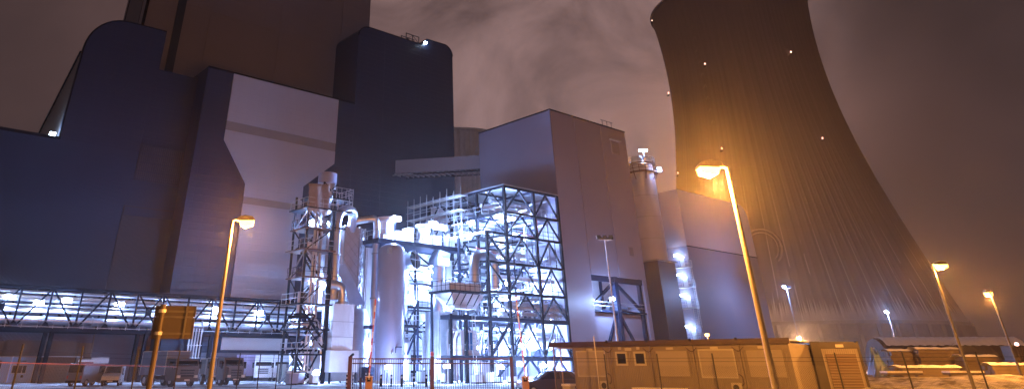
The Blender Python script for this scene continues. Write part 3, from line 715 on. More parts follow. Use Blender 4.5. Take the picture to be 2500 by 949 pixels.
# --- vertical vent pipe with swan neck
vp = pthing('vent_pipe', 'tall silver vent pipe with swan neck beside the scrubber', 'pipe', -14.9, 9.8)
MB().tube(bend([(-14.7, 9.8, 1.6), (-14.7, 9.8, 18.6), (-17.3, 11.2, 18.1), (-17.4, 12, 17.2)], .9, 5), .46, 16).build('pipe', LAG, vp, True)
for z in (4.2, 9.0, 14.2): MB().lathe(-14.7, 9.8, [(.47, z-.06), (.58, z-.06), (.58, z+.06), (.47, z+.06)], 16, False).build('flange', LAGD, vp)
MB().box(-15.6, -14.4, 9.4, 10.6, 5.6, 6.0).build('support', STEELB, vp)
MB().box(-15.6, -14.2, 9.0, 10.6, .0, 1.6).build('base', STEELB, vp)
# --- white process house with roof deck
ph = pthing('filter_house', 'white clad filter house glaring under the railed roof deck', 'building', -8, 15)
MB().box(-14.4, -.9, 12.5, 21, 0, 15.3).build('wall', WHITEC, ph)
dk = MB().box(-15.5, -.9, 8.2, 21, 15.4, 15.9).build('roof_deck', STEELB, ph)
m = MB(); railing(m, [(-15.4, 8.3), (-1.0, 8.3)], 15.9, 1.15, 1.0); railing(m, [(-15.4, 8.3), (-15.4, 16)], 15.9); m.build('railing', GALV, dk)
for p in (-13.0, -9.5, -6.0, -2.5): MB().bar((p, 9, 13.2), (p, 12.4, 15.2), .18).build('deck_bracket', STEELB, ph)
for x in range(9): MB().box(-14.2+x*1.5, -14.16+x*1.5, 12.47, 12.499, 1, 15.2).build('panel_joint', LAGD, ph)
ladm = MB(); ladder(ladm, -9.0, 12.3, 7, 12); ladm.build('ladder', GALV, ph)
def roof_fan(label, p, q, w, h, capw):
    o = pthing('roof_fan', label, 'fan', p, q, 15.9)
    MB().box(p-w*.55, p+w*.55, q-.9, q+.9, 15.9, 16.5).build('base', WHITE, o)
    MB().lathe(p, q, [(w*.42, 16.5), (w*.42, 16.5+h*.75), (w*.55, 16.5+h*.8), (capw, 16.5+h*.85), (capw, 16.5+h), (.1, 16.5+h+.1)], 18).build('stack', WHITE, o, True)
    MB().box(p+w*.6, p+w*.6+1.1, q-.7, q+.7, 16.0, 17.3).build('motor_box', WHITE, o)
roof_fan('capped white roof fan at the left end of the roof deck', -12.9, 10, 2.2, 2.3, 1.45)
roof_fan('capped white roof fan at the right end of the roof deck', -6.6, 10, 2.0, 2.1, 1.25)
for k, (p, w_, h_, dz) in enumerate(((-10.3, 1.5, 1.3, 0), (-9.3, .8, 1.9, 0), (-4.6, 1.6, .9, 0), (-3.2, 1.0, 1.5, 0), (-2.0, .8, 1.0, 0))):
    o = MB().box(p-w_/2, p+w_/2, 9.3, 10.8, 15.9, 15.9+h_).box(p-w_/2-.06, p+w_/2+.06, 9.24, 10.86, 15.9+h_, 15.9+h_+.08).build('roof_cabinet', WHITE)
    o.location = W(0, 0); o.rotation_euler.z = PROT
    tag(o, ('wide low white cabinet right of the left roof fan', 'narrow tall white cabinet mid roof deck', 'low broad white cabinet right of the right roof fan',
            'upright white cabinet near the roof deck right end', 'small square white cabinet last on the roof deck')[k], 'cabinet', 'cabinets on the roof deck')
sb_ = pthing('roof_board', 'pale rectangular board on a post above the roof deck', 'board', -4.6, 9, 15.9)
MB().box(-5.9, -3.0, 9, 9.12, 18.0, 18.9).build('board', TANKM, sb_); MB().bar((-3.9, 9.2, 15.9), (-3.9, 9.2, 18.4), .2).build('post', STEELB, sb_)
# --- big white tank
tp_, _ = pq(953, 760, 6.0)
tk = pthing('storage_tank', 'tall lavender white storage tank with domed top in front of plant', 'tank', tp_, 6)
MB().lathe(tp_, 6, [(1.72, .3), (1.72, 13.9), (1.66, 14.15), (1.4, 14.55), (.9, 14.85), (.3, 14.98), (.01, 15)], 36).build('shell', TANKM, tk, True)
MB().lathe(tp_, 6, [(1.9, 0), (1.9, .3)], 30).build('skirt', CONCL, tk)
for z in (3.7, 7.2, 10.6): MB().lathe(tp_, 6, [(1.725, z-.03), (1.745, z-.03), (1.745, z+.03), (1.725, z+.03)], 36, False).build('weld_band', TANKM, tk, True)
MB().box(tp_-1.5, tp_-1.0, 4.6, 4.9, 13.6, 14.3).build('lug', GALV, tk)
MB().tube([(tp_-.5, 4.1, 3), (tp_-.5, 4.1, 3.6), (tp_+.4, 4.1, 3.6)], .05, 6).build('sample_pipe', STEEL, tk)
MB().tube([(tp_-.9, 4.35, 3.0), (tp_-.9, 4.15, 3.0)], .12, 8).build('nozzle', GALV, tk)
# --- open ended duct elbow
oe = pthing('open_duct', 'big silver duct elbow with dark open mouth and cross bars', 'duct', -10.6, 9)
MB().tube(bend([(-11.0, 9.4, 6.2), (-11.0, 9.4, 13.2), (-10.45, 7.6, 13.5)], 1.2, 5), 1.0, 20, False).build('pipe', LAG, oe, True)
mc = Vector((-10.45, 7.6, 13.5)); d = Vector((.30, -.93, .16)).normalized()
MB().tube([mc - d*.5, mc - d*.1, mc + d*.5], [1.0, 1.12, 1.15], 22, False).build('collar', LAG, oe, True)
MB().tube([mc + d*.05, mc + d*.1], 1.1, 22).build('mouth', BLACK, oe)  # black disc stands in for the shade inside the open duct
for ax in (Vector((0, 0, 1)), d.cross(Vector((0, 0, 1))).normalized()): MB().bar(mc + d*.5 - ax*1.1, mc + d*.5 + ax*1.1, .07).build('cross_bar', GALV, oe)
MB().lathe(-11.0, 9.4, [(1.02, 10.9), (1.14, 10.9), (1.14, 11.1), (1.02, 11.1)], 20, False).build('flange', LAGD, oe)
pf = MB().box(-12.5, -8.8, 8.2, 10.8, 5.9, 6.15).build('support_deck', STEEL, oe)
m = MB(); railing(m, [(-12.5, 8.2), (-8.8, 8.2), (-8.8, 10.8)], 6.15, 1.1, .6); m.build('railing', GALV, pf)
for (x0, z0_, x1, z1_) in ((-12.4, 5.9, -11, 2.9), (-8.9, 5.9, -10.5, 2.9), (-12.4, 8.8, -10.6, 6.2), (-8.9, 8.8, -10.6, 6.2)): MB().bar((x0, 8.3, z0_), (x1, 8.3, z1_), .18).build('brace', STEELB, oe)
for p in (-12.4, -8.9): MB().bar((p, 8.3, 0), (p, 8.3, 9), .22).build('leg', STEELB, oe)
MB().lathe(-10.2, 9.0, [(.62, .2), (.62, 4.2), (.3, 4.6)], 18).build('drain_vessel', LAG, oe, True)
# --- duct column on the fluted box
dc = pthing('duct_column', 'silver duct column with hooded top standing on the fluted box', 'duct', -5.6, 8, 7.6)
MB().lathe(-5.6, 8, [(.86, 7.6), (.86, 13.2)], 22).build('pipe', LAG, dc, True)
MB().frus(-6.55, -4.6, 7.1, 9, 13.2, -6.2, -4.2, 7.4, 9.4, 14.2).build('transition', LAG, dc)
MB().add([(-6.2,7.4,14.2),(-4.2,7.4,14.2),(-4.2,9.4,14.2),(-6.2,9.4,14.2),(-5.4,7.9,15.3),(-3.6,7.9,15.0),(-3.6,9.4,15.0),(-5.4,9.4,15.3)], [(0,3,2,1),(4,5,6,7),(0,1,5,4),(1,2,6,5),(2,3,7,6),(3,0,4,7)]).build('hood', LAG, dc)
for z in (9.5, 11.6): MB().lathe(-5.6, 8, [(.87, z-.05), (.95, z-.05), (.95, z+.05), (.87, z+.05)], 22, False).build('flange', LAGD, dc)
MB().box(-4.65, -3.7, 7.6, 9.2, 7.7, 14).build('shadow_duct', LAGD, dc)
fb = pthing('fluted_box', 'tall fluted grey box with white lattice bracing on its front', 'silencer', -5.6, 7.5)
FBX = -7.15
MB().box(FBX+.05, FBX+3.15, 6.05, 9, .2, 7.55).build('core', LAGD, fb)
for k in range(16): MB().box(FBX + k*.2, FBX + k*.2 + .11, 5.92, 6.05, .2, 7.7).build('flute', GALV, fb)
for k in range(10): MB().box(FBX-.1, FBX+.05, 6.1+k*.29, 6.1+k*.29+.15, .2, 7.7).build('flute', GALV, fb)
for z in (.4, 2.85, 5.3):
    MB().bar((FBX+1.7, 5.86, z), (FBX+3.1, 5.86, z+2.4), .07).build('lattice', WHITE, fb); MB().bar((FBX+3.1, 5.84, z), (FBX+1.7, 5.84, z+2.4), .07).build('lattice', WHITE, fb)
    MB().bar((FBX+1.7, 5.85, z), (FBX+3.1, 5.85, z), .07).build('lattice', WHITE, fb)
# --- inverted U pipe
pa, _ = pq(1157, 650, 2.0); pb, _ = pq(1212, 650, 2.0); _, zu = pq(1185, 622, 2.0); _, zl = pq(1155, 690, 2.0); _, zr = pq(1214, 705, 2.0)
iu = pthing('crossover_pipe', 'thick silver crossover pipe shaped like an upturned U', 'pipe', (pa+pb)/2, 2.0, zl)
MB().tube(bend([(pa, 2.0, zl), (pa, 2.0, zu), (pb, 2.4, zu), (pb, 2.4, zr)], 1.7, 5), .66, 20).build('pipe', LAG, iu, True)
for (x, z) in ((pa, zl+.9), (pb, zr+1.6), (pb, zr+.3)): MB().lathe(x, 2.0 if x == pa else 2.4, [(.67, z-.07), (.77, z-.07), (.77, z+.07), (.67, z+.07)], 20, False).build('flange', LAGD, iu)
# --- hopper platform
h0_, zd = pq(1094, 706, 1.0); h1_, _ = pq(1190, 706, 1.0); zb_ = pq(1100, 742, 1.0)[1]
hp = pthing('hopper', 'white railed box with sloping hopper above the lower walkway', 'hopper', (h0_+h1_)/2, 2.5)
MB().box(h0_+.7, h1_-.5, 1.6, 4.6, zd+.02, zd+.95).build('casing', WHITE, hp)
dd = MB().box(h0_, h1_, .6, 4.8, zd-.26, zd).build('deck', STEEL, hp)
m = MB(); railing(m, [(h0_, 4.7), (h0_, .65), (h1_, .65)], zd, 1.1, .8); m.build('railing', STEEL, dd)
MB().frus(h0_+2.0, h1_-1.2, 2.0, 3.8, zb_-.3, h0_+.6, h1_-.4, 1.2, 4.6, zd-.28).build('hopper_cone', WHITE, hp)
for k in range(5): MB().bar((h0_+.5+k*1.1, .7, zd-.25), (h0_+.2+k*1.1, 1.6, zd-1.6), .1).build('strut', STEEL, hp)
for p in (h0_+.3, h1_-.3): MB().bar((p, 4.5, 0), (p, 4.5, zd-.26), .25).build('leg', STEELB, hp)

# --- dense pipe rack below the roof deck
pr_ = pthing('pipe_rack', 'dense dark pipe rack in front of the white filter house wall', 'pipe rack', -7, 11)
rr_ = random.Random(31)
RZ = [0, 2.9, 5.6, 8.4, 11.2, 13.6]; RP = [-12.9, -9.6, -7.6, -3.4, -1.4]
for p in RP:
    for q in (10.6, 12.2): MB().box(p-.11, p+.11, q-.11, q+.11, 0, 15.3).build('column', STEEL, pr_)
for a, b in zip(RZ[:-1], RZ[1:]):
    MB().box(-13, -1.2, 10.5, 10.72, b-.2, b).build('beam', STEEL, pr_)
    for k, (p0, p1) in enumerate(zip(RP[:-1], RP[1:])):
        if rr_.random() < .75:
            if rr_.random() < .5: p0, p1 = p1, p0
            MB().bar((p0, 10.6, a), (p1, 10.6, b-.2), .12).build('brace', STEEL, pr_)
    if b in (5.6, 8.4, 11.2):
        d = MB().box(-13, -1.2, 9.7, 10.5, b-.1, b).build('deck', STEEL, pr_)
        m = MB(); railing(m, [(-13, 9.7), (-1.2, 9.7)], b, 1.05, 1.0, .045); m.build('railing', STEEL if b == 8.4 else GALV, d)
    for k in range(4):
        z = rr_.uniform(a+.3, b-.3); MB().tube([(rr_.uniform(-13, -8), rr_.uniform(10.8, 12), z), (rr_.uniform(-6, -1.3), rr_.uniform(10.8, 12), z)], rr_.uniform(.06, .2), 8).build('pipe', rr_.choice((STEEL, LAGD, LAG, LAGD)), pr_, True)
for k in range(16):
    p = rr_.uniform(-12.8, -1.4); z = rr_.uniform(0, 8); MB().tube(bend([(p, 10.2, z), (p, 10.2, z + rr_.uniform(2, 6)), (p + rr_.uniform(-1, 1), 11.8, z + 6.2)], .3), rr_.uniform(.05, .16), 8).build('pipe', rr_.choice((STEEL, LAGD, LAG)), pr_, True)
for k in range(7):
    p = rr_.uniform(-12.5, -2); z = rr_.choice(RZ[1:4]); MB().box(p, p+rr_.uniform(.4, .9), 9.9, 10.4, z+.02, z+rr_.uniform(.6, 1.5)).build('cabinet', rr_.choice((LAGD, STEELB, WHITE)), pr_)
for p in (-11.6, -5.0): m = MB(); ladder(m, p, 9.6, 0, 11.2); m.build('ladder', STEEL, pr_)
# --- main steel frame
fr = pthing('process_steelwork', 'tall open steel frame full of pipes and glaring lamps', 'steel frame', 5, 7)
Z = [0, 2.75, 6.9, 9.85, 13.35, 16.85, 19.8, 23.15]
PC = [-.6, 5.2, 10.2]; QC = [0, 5.5, 11.0, 16.2]
for i, p in enumerate(PC):
    for j, q in enumerate(QC):
        if j == 0 or i == 0 or (i, j) in ((1, 1), (1, 2)):
            MB().box(p-.19, p+.19, q-.16, q+.16, 0, 23.1).build('column', STEEL, fr)
        elif j == 3: MB().box(p-.15, p+.15, q-.15, q+.15, 0, 23.1).build('column', STEELB, fr)
for z in Z[1:]:
    big = z in (6.9, 2.75)
    h = .5 if big else .3
    MB().box(-.8, 10.4, -.12, .12, z-h, z).build('beam', STEELB if big else STEEL, fr)
    MB().box(-.72, -.48, .13, 16.3, z-h, z).build('beam', STEEL, fr)
    for q in QC[1:]: MB().box(-.45, 10.3, q-.1, q+.1, z-.26, z-.02).build('beam', STEELB, fr)
    MB().box(5.1, 5.3, .13, 16.1, z-.26, z-.03).build('beam', STEELB, fr)
for a, b in zip(Z[1:-1], Z[2:]):
    for p0, p1 in zip(PC[:-1], PC[1:]):
        mpt = (p0+p1)/2
        MB().bar((p0+.1, 0, a), (mpt, 0, b-.3), .2).build('brace', STEEL, fr); MB().bar((p1-.1, 0, a), (mpt, 0, b-.3), .2).build('brace', STEEL, fr)
    for q0, q1 in zip(QC[:-1], QC[1:]):
        mq = (q0+q1)/2
        MB().bar((-.6, q0, a), (-.6, mq, b-.3), .17).build('brace', STEEL, fr); MB().bar((-.6, q1, a), (-.6, mq, b-.3), .17).build('brace', STEEL, fr)
    for p0, p1 in zip(PC[:-1], PC[1:]):
        if random.random() < .7: MB().bar((p0, 5.5, a), (p1, 5.5, b-.3), .15).build('brace', STEELB, fr)
for p0, p1 in zip(PC[:-1], PC[1:]): MB().bar((p0, 0, 0), ((p0+p1)/2, 0, 2.5), .22).build('brace', STEELB, fr); MB().bar((p1, 0, 0), ((p0+p1)/2, 0, 2.5), .22).build('brace', STEELB, fr)
# roof and edge trim
MB().box(-.8, 10.42, -.2, 16.4, 23.17, 23.3).build('roof_sheet', GALV, fr)
for z in (6.9, 9.85, 13.35, 16.85, 19.8):        # gratings, set back
    MB().box(-.4, 10.2, 2.5 if z > 7 else .3, 16.0, z+.01, z+.06).build('grating', GALV, fr)
    m = MB(); railing(m, [(-.3, .35), (10.2, .35)], z, 1.1, 1.1, .045); railing(m, [(-.9, .3), (-.9, 16)], z, 1.1, 1.3, .045); m.build('railing', STEEL if z in (9.85, 16.85) else GALV, fr)
# backing walls and vessels inside
MB().box(-.4, 10.4, 16.4, 16.7, 0, 22.8).build('back_wall', WHITEC, fr)
rv = random.Random(11)
for a, b in zip(Z[1:], Z[2:]):
    for k in range(5):
        p = rv.uniform(.2, 9.4); q = rv.uniform(3, 14); w_ = rv.uniform(.5, 1.5); h_ = rv.uniform(.8, (b-a)*.8)
        t = rv.random()
        if t < .45: MB().box(p, min(p+w_, 10.2), q, q+w_, a+.06, a+h_).build('casing', rv.choice((WHITE, LAG, WHITE)), fr)
        else: MB().lathe(p+.4, q, [(w_*.45, a+.06), (w_*.45, a+h_), (w_*.2, a+h_+.2)], 14).build('vessel', rv.choice((LAG, WHITE, LAGD)), fr, True)
    for k in range(5):
        q = rv.uniform(1, 14); z = rv.uniform(a+.5, b-.4); r = rv.uniform(.08, .34)
        MB().tube([(-.3, q, z), (10.2, q, z)], r, 10).build('pipe', rv.choice((LAG, WHITE, LAGD, LAG)), fr, True)
    for k in range(4):
        p = rv.uniform(.3, 9.5); z = rv.uniform(a+.5, b-.4); r = rv.uniform(.06, .22)
        MB().tube([(p, .7, z), (p, 15.5, z)], r, 8).build('pipe', rv.choice((LAG, WHITE, LAGD)), fr, True)
for k in range(22):
    p = rv.uniform(-.2, 10); q = rv.uniform(.8, 12); a = rv.choice(Z[:-3]); b = a + rv.uniform(4, 12)
    MB().tube([(p, q, a), (p, q, min(b, 22.6))], rv.uniform(.05, .2), 8).build('pipe', rv.choice((LAG, WHITE, LAGD)), fr, True)
for (p0, q0, z0_, p1, z1_) in ((3.2, 1.4, 17.6, 6.6, 17.2), (6.6, 1.2, 20.2, 6.6, 22.4), (6.9, 1.2, 16.9, 6.9, 19.6), (-3.5, 3.0, 15.2, 3.4, 14.4)):
    MB().tube([(p0, q0, z0_), (p1, q0, z1_)], .08, 7).build('red_pipe', REDP, fr, True)
for k in range(26):
    p = rv.uniform(-.2, 10); q = rv.uniform(.6, 9); a = rv.choice(Z[:-3]); b = a + rv.uniform(3, 9)
    MB().tube([(p, q, a), (p, q, min(b, 22.6))], rv.uniform(.04, .12), 7).build('conduit', STEEL, fr, True)
for k in range(22):
    q = rv.uniform(1.5, 12); a = rv.choice(Z[1:-1]); p = rv.uniform(-.3, 6)
    MB().bar((p, q, a), (p + rv.uniform(1.5, 4), q, a + 2.9), .11).build('brace', STEEL, fr)
for k in range(16):
    q = rv.uniform(.8, 10); z = rv.uniform(3, 22); p = rv.uniform(-.3, 4)
    MB().bar((p, q, z), (p + rv.uniform(3, 6), q, z), .12, .2).build('cable_tray', STEEL, fr)
for p in (2.1, 8.6):
    m = MB(); ladder(m, p, .6, 2.8, 13.2); m.build('ladder', GALV, fr)
ht = pthing('horizontal_tank', 'white horizontal tank lying low inside the steel frame', 'tank', 7.5, 2.6, 3)
MB().tube([(5.4, 2.6, 4.6), (5.6, 2.6, 4.6), (9.7, 2.6, 4.6), (9.95, 2.6, 4.6)], [.7, 1.2, 1.2, .7], 22).build('shell', WHITE, ht, True)
for p in (6.3, 9.0): MB().box(p-.2, p+.2, 1.8, 3.4, 2.78, 3.6).build('saddle', STEELB, ht)
# --- lower front frame (annex)
fa = pthing('steelwork_annex', 'lower open steel annex with walkways left of the main frame', 'steel frame', -5.5, 2)
for p, zt_ in ((-4.2, 16.9), (-8.2, 7.0), (-10.6, 7.0)):
    MB().box(p-.18, p+.18, -.16, .16, 0, zt_).build('column', STEEL, fa)
    if zt_ > 10: MB().box(p-.14, p+.14, 5.3, 5.6, 0, zt_).build('column', STEELB, fa)
MB().box(-4.4, -.82, -.12, .12, 16.6, 16.9).build('beam', STEEL, fa); MB().box(-4.3, -4.1, .17, 7, 16.6, 16.9).build('beam', GALV, fa)
for z in (13.35, 9.85): MB().box(-4.4, -.82, -.12, .12, z-.28, z).build('beam', STEEL, fa); MB().box(-4.3, -4.1, .17, 5.3, z-.28, z).build('beam', STEEL, fa)
MB().bar((-4.2, 0, 13.3), (-.7, 0, 9.9), .16).build('brace', STEEL, fa); MB().bar((-4.2, 0, 16.6), (-.7, 0, 13.3), .16).build('brace', STEEL, fa)
MB().bar((-4.2, 0, 2.8), (-.7, 0, 6.4), .3).build('brace', STEELB, fa); MB().bar((-4.2, 0, 0), (-.7, 0, 2.3), .2).build('brace', STEELB, fa)
for z, p0 in ((6.9, -10.9), (2.75, -10.9)):
    d = MB().box(p0, -.82, -.2, 1.5, z-.45, z).build('walkway', STEELB, fa)
    m = MB(); railing(m, [(p0, -.1), (-.8, -.1)], z, 1.1, .9); m.build('railing', GALV, d)
m = MB(); ladder(m, -7.2, -.3, .2, 6.9); m.build('ladder', GALV, fa)
for k in range(10):
    p = -10.5 + random.random()*9; MB().tube(bend([(p, 1.5, 0), (p, 1.5, 2.2 + random.random()*3.5), (p + 1.5, 2.5, 5.5)], .5), .06 + .1*random.random(), 8).build('pipe', random.choice((WHITE, LAG)), fa, True)
MB().box(-7.0, -5.7, 1.5, 1.56, 3.3, 5.2).build('blue_window', mat('blue glass', (.03,.14,.35), .2), fa)
for x in (-6.98, -6.35, -5.73): MB().bar((x, 1.47, 3.3), (x, 1.47, 5.2), .06).build('window_bar', WHITE, fa)
MB().box(-7.6, -5.0, 1.6, 3.6, 2.8, 5.4).build('control_cabin', WHITEC, fa)
MB().lathe(-2.4, 3, [(1.5, .1), (1.5, 1.6), (1.2, 2.1)], 20).build('sump_tank', WHITE, fa, True)
# --- scaffolding along the frame's left side
sf = pthing('scaffold', 'pale tube scaffolding climbing the left side of the steel frame', 'scaffolding', -1.6, 13, 16)
q = 6.8; cols = []
while q < 19.6:
    for p in (-1.2, -2.4): MB().bar((p, q, 15.95), (p, q, 23.4 + (random.random()*.9)), .07).build('standard', GALV, sf)
    cols.append(q); q += 1.55
for z in (16.9, 17.9, 18.9, 19.9, 20.9, 21.9, 22.9):
    for p in (-1.2, -2.4): MB().bar((p, cols[0], z), (p, cols[-1]+.3, z), .06).build('ledger', GALV, sf)
for z in (18.85, 20.85, 22.8): MB().box(-2.35, -1.25, cols[0], cols[-1], z-.06, z).build('board', mat('scaffold board', (.42,.40,.38), .7), sf)
for k in range(0, len(cols)-1, 2): MB().bar((-2.45, cols[k], 17), (-2.45, cols[k+1], 20.9), .06).build('brace', GALV, sf)

# --- workers-free clutter at the plant foot
rc = random.Random(5)
kinds = ('white crate', 'grey skid', 'white cabinet')
spots = [(-27.5, 6), (-26, 7.5), (-24.5, 6.6), (-15.8, 5.5), (-12.0, 3.6), (-9.5, 2.2), (-8.2, -1.6), (-6.6, -1.8), (-4.9, -1.5), (-2.6, -1.6), (.8, -1.4), (2.6, -1.7), (4.4, -1.5), (6.4, -1.8), (8.0, -1.5), (11.5, -1.6), (13.0, -1.5)]
where = ['first from the pipe bridge end', 'second from the pipe bridge end', 'third from the pipe bridge end', 'below the swan neck vent pipe', 'at the foot of the white tank', 'right of the white tank foot',
         'left before the fluted box', 'before the fluted box', 'right of the fluted box foot', 'under the lower walkway', 'before the frame corner column', 'in the frame left bay', 'mid of the frame left bay', 'at the frame middle column', 'in the frame right bay', 'at the mauve block corner', 'before the mauve block']
for (p, q), wh in zip(spots, where):
    w_, h_, d_ = rc.uniform(.7, 1.3), rc.uniform(.5, 1.2), .8
    o = pthing('equipment_crate', 'pale equipment crate ' + wh, 'crate', p, q, 0, 'crates at the plant foot')
    MB().box(p-w_/2, p+w_/2, q-d_/2, q+d_/2, .14, h_).build('body', rc.choice((WHITE, LAG, TANKM)), o)
    for s_ in (-1, 0, 1): MB().box(p+s_*w_*.36-.06, p+s_*w_*.36+.06, q-d_/2-.02, q+d_/2+.02, 0, .138).build('skid', WOOD, o)
    MB().box(p-w_/2-.03, p+w_/2+.03, q-d_/2-.03, q+d_/2+.03, h_+.002, h_+.06).build('lid', SNOW, o)

# --- plant lamps
PG = 'floodlights in the lit plant'
for (u, v, q, wt, wh) in ((762, 540, 12.0, 500, 'on the outer rail high on the access tower'), (797, 545, 13.8, 500, 'behind the dark column high on the access tower'), (762, 690, 13.8, 700, 'half way up the access tower'),
        (752, 760, 13.8, 500, 'on the access tower level with the pipe bridge'), (757, 835, 13.6, 700, 'low on the access tower below the bridge'), (765, 905, 13.0, 700, 'at the foot of the access tower'),
        (850, 556, 13.2, 300, 'under the silver bend duct'), (905, 828, 12.0, 500, 'low between vent pipe and lower vessel'), (935, 893, 9.6, 700, 'at ground level behind the white tank'), (987, 885, 8.2, 700, 'at ground level right of the white tank'),
        (1000, 722, 11.2, 700, 'below the dark mouthed duct'), (1050, 660, 11.6, 800, 'between the dark mouthed duct and the duct column'), (1115, 660, 11.4, 900, 'on the white wall right of the duct column'),
        (1110, 800, 10.8, 1000, 'behind the fluted box right edge'), (1160, 845, 6.2, 900, 'above the lower annex walkway'), (1100, 770, 11.2, 700, 'at the upper annex walkway level'), (1215, 892, 3.0, 800, 'low under the annex corner'),
        (1268, 886, 3.0, 800, 'low behind the right boom barrier'), (1330, 886, 2.0, 900, 'low above the dark car'), (1150, 552, 11.0, 800, 'beside the scaffold foot'), (1190, 530, 9, 700, 'near the frame left top behind the scaffold'),
        (1213, 528, 3, 700, 'in the frame top storey left bay'), (1255, 572, 3.6, 1000, 'largest in the frame third storey from top'), (1325, 522, 4.2, 900, 'in the frame top storey right bay'), (1333, 600, 4.5, 900, 'in the right bay third storey from top'),
        (1235, 690, 3.5, 900, 'beside the crossover pipe right leg'), (1212, 742, 4, 1100, 'below the hopper deck right end'), (1300, 690, 5, 900, 'by the frame middle column mid height'), (1350, 655, 3, 700, 'close to the mauve block at mid height'),
        (1355, 720, 3.5, 900, 'close to the mauve block below mid height'), (1295, 782, 3.5, 800, 'under the blue walkway at the middle column'), (1345, 780, 3.5, 900, 'under the blue walkway by the mauve block'), (1290, 590, 8, 900, 'deep inside behind the middle column'),
        (1215, 620, 9, 900, 'above the crossover pipe bend'), (1270, 840, 5, 900, 'left of the horizontal tank'), (1340, 845, 5.2, 700, 'behind the horizontal tank'), (1298, 500, 8, 800, 'deep in the frame top storey'),
        (1250, 500, 12, 800, 'furthest back under the frame roof'), (1240, 800, 6, 900, 'behind the frame corner column low down'), (1185, 570, 12, 700, 'behind the annex corner top')):
    p, z = pq(u, v, q)
    plant_lamp('plant_floodlight', 'white floodlight ' + wh, PG, p, q, z, wt)
for (u, v, q, wt, wh) in ((947, 893, 3.4, 150, 'on a stand before the white tank foot'), (772, 906, 6.8, 170, 'on a stand before the access tower foot'), (1090, 890, -2.6, 170, 'on a stand before the fluted box'), (1222, 893, -2.4, 170, 'on a stand before the annex corner'), (1325, 889, -2.2, 170, 'on a stand behind the dark car')):
    p, z = pq(u, v, q)
    fo = plant_lamp('stand_floodlight', 'low floodlight ' + wh, PG, p, q, z, wt, w=.6, drop=.1)
    MB().bar((p, q+.1, 0), (p, q+.1, z), .07).build('stand', STEEL, fo)
for (u, v, wt, lab) in ((965, 527, 900, 'floodlight lighting the left roof fan'), (1055, 540, 900, 'floodlight lighting the right roof fan')):
    p, z = pq(u, v, 9.0); fo = plant_lamp('deck_floodlight', 'white ' + lab, PG, p, 8.75, z - .2, wt, w=1.3, h=.4); MB().bar((p, 8.9, 15.9), (p, 8.9, z), .08).build('post', STEEL, fo)
for (u, v, wt, qq) in ((1448, 735, 250, 2.2), (1494, 727, 300, -.9)):
    p, z = pq(u, v, qq); plant_lamp('recess_floodlight', 'white floodlight in the braced opening of the mauve block' + (' by its left jamb' if u < 1460 else ' beside the thick blue column'), 'floodlights in the mauve block opening', p, qq, z, wt)

# ------------------------------------------------------------------ stair platforms with lamps on the pale hall
for k, (v, wh) in enumerate(((640, 'highest'), (688, 'second highest'), (738, 'third'), (815, 'lowest'))):
    q = 13.3; pe = EP0
    a, b = ray(1666 + (v-640)*.17, v)
    rx, ry_ = O0[0] + AX[0]*pe, O0[1] + AX[1]*pe
    q = (rx - a*ry_) / (a*BX[1] - BX[0]); zz = EYE + b*(ry_ + BX[1]*q)
    o = pthing('landing', wh + ' lit steel landing on the blue side of the pale hall', 'landing', pe - .6, q, zz, 'landings on the pale hall')
    zz -= .9
    MB().box(pe-1.4, pe-.05, q-2.0, q+1.8, zz-.15, zz).build('deck', GALV, o)
    m = MB(); railing(m, [(pe-1.4, q+1.8), (pe-1.4, q-2.0), (pe-.05, q-2.0)], zz, 1.1, .9); m.build('railing', GALV, o)
    m = MB(); ladder(m, pe-1.0, q-2.2, zz-3.4, zz+1.1, .6); m.build('ladder', GALV, o)
    MB().box(pe-.1, pe-.03, q-.5, q+.4, zz+.02, zz+1.9).build('door', GALV, o)
    ln = MB().box(pe-1.0, pe-.5, q+.2, q+1.0, zz+2.0, zz+2.3).build('lamp', LENSB, o)
    point('bulb', (pe-1.3, q+.4, zz+2.0), 260, BLUEW, .3, o)
m = MB(); rl = pthing('wall_ladder', 'long caged ladder running down the pale hall beside its landings', 'ladder', EP0, 10.4)
ladder(m, EP0-.3, 10.6, 0, 11, .8); m.build('ladder_rails', GALV, rl)
# roof lamp on the left hall, silo lamp, tower roof lamp
rlp = pthing('roof_floodlight', 'bluish floodlight on the low roof edge lighting the navy hall wall', 'lamp', -49.9, QH + .6, 29.8)
MB().bar((-50.3, QH+.6, 29.7), (-50.3, QH+.6, 30.3), .1).build('post', STEEL, rlp); MB().box(-50.6, -49.9, QH+.2, QH+.8, 30.0, 30.5).build('lens', LENSB, rlp)
point('bulb', (-50.2, QH + .4, 31.0), 240, (.55, .75, 1), .25, rlp)
sl = thing('silo_lamp', 'bluish floodlight on a short mast above the silo platform', 'lamp', (sc_.x + 1.0, sc_.y, 37.1))
MB().box(-.75, .75, -.25, .25, 0, .3).build('lens', LENSB, sl); MB().frus(-.8, .8, -.3, .3, .302, -.5, .5, -.15, .15, .5).build('housing', GALV, sl); point('bulb', (-.2, -.5, -.4), 500, BLUEW, .3, sl)
sl2 = thing('platform_lamp', 'small white lamp under the silo platform railing', 'lamp', (sc_.x + 2.9, sc_.y - 1.6, 33.2))
MB().box(-.25, .25, -.2, .2, 0, .4).build('lens', LENSB, sl2); MB().box(-.3, .3, -.25, .25, .402, .5).build('housing', GALV, sl2); point('bulb', (0, -.5, -.2), 250, BLUEW, .2, sl2)
tl = pthing('tower_lamp', 'small bluish lamp at the step of the navy tower roof', 'lamp', 14.3, QA - .3, 61)
MB().box(14.1, 14.6, QA-.5, QA-.1, 61.0, 61.4).build('lens', LENSB, tl); MB().bar((14.3, QA-.3, 60.7), (14.3, QA-.3, 61), .1).build('post', STEEL, tl)

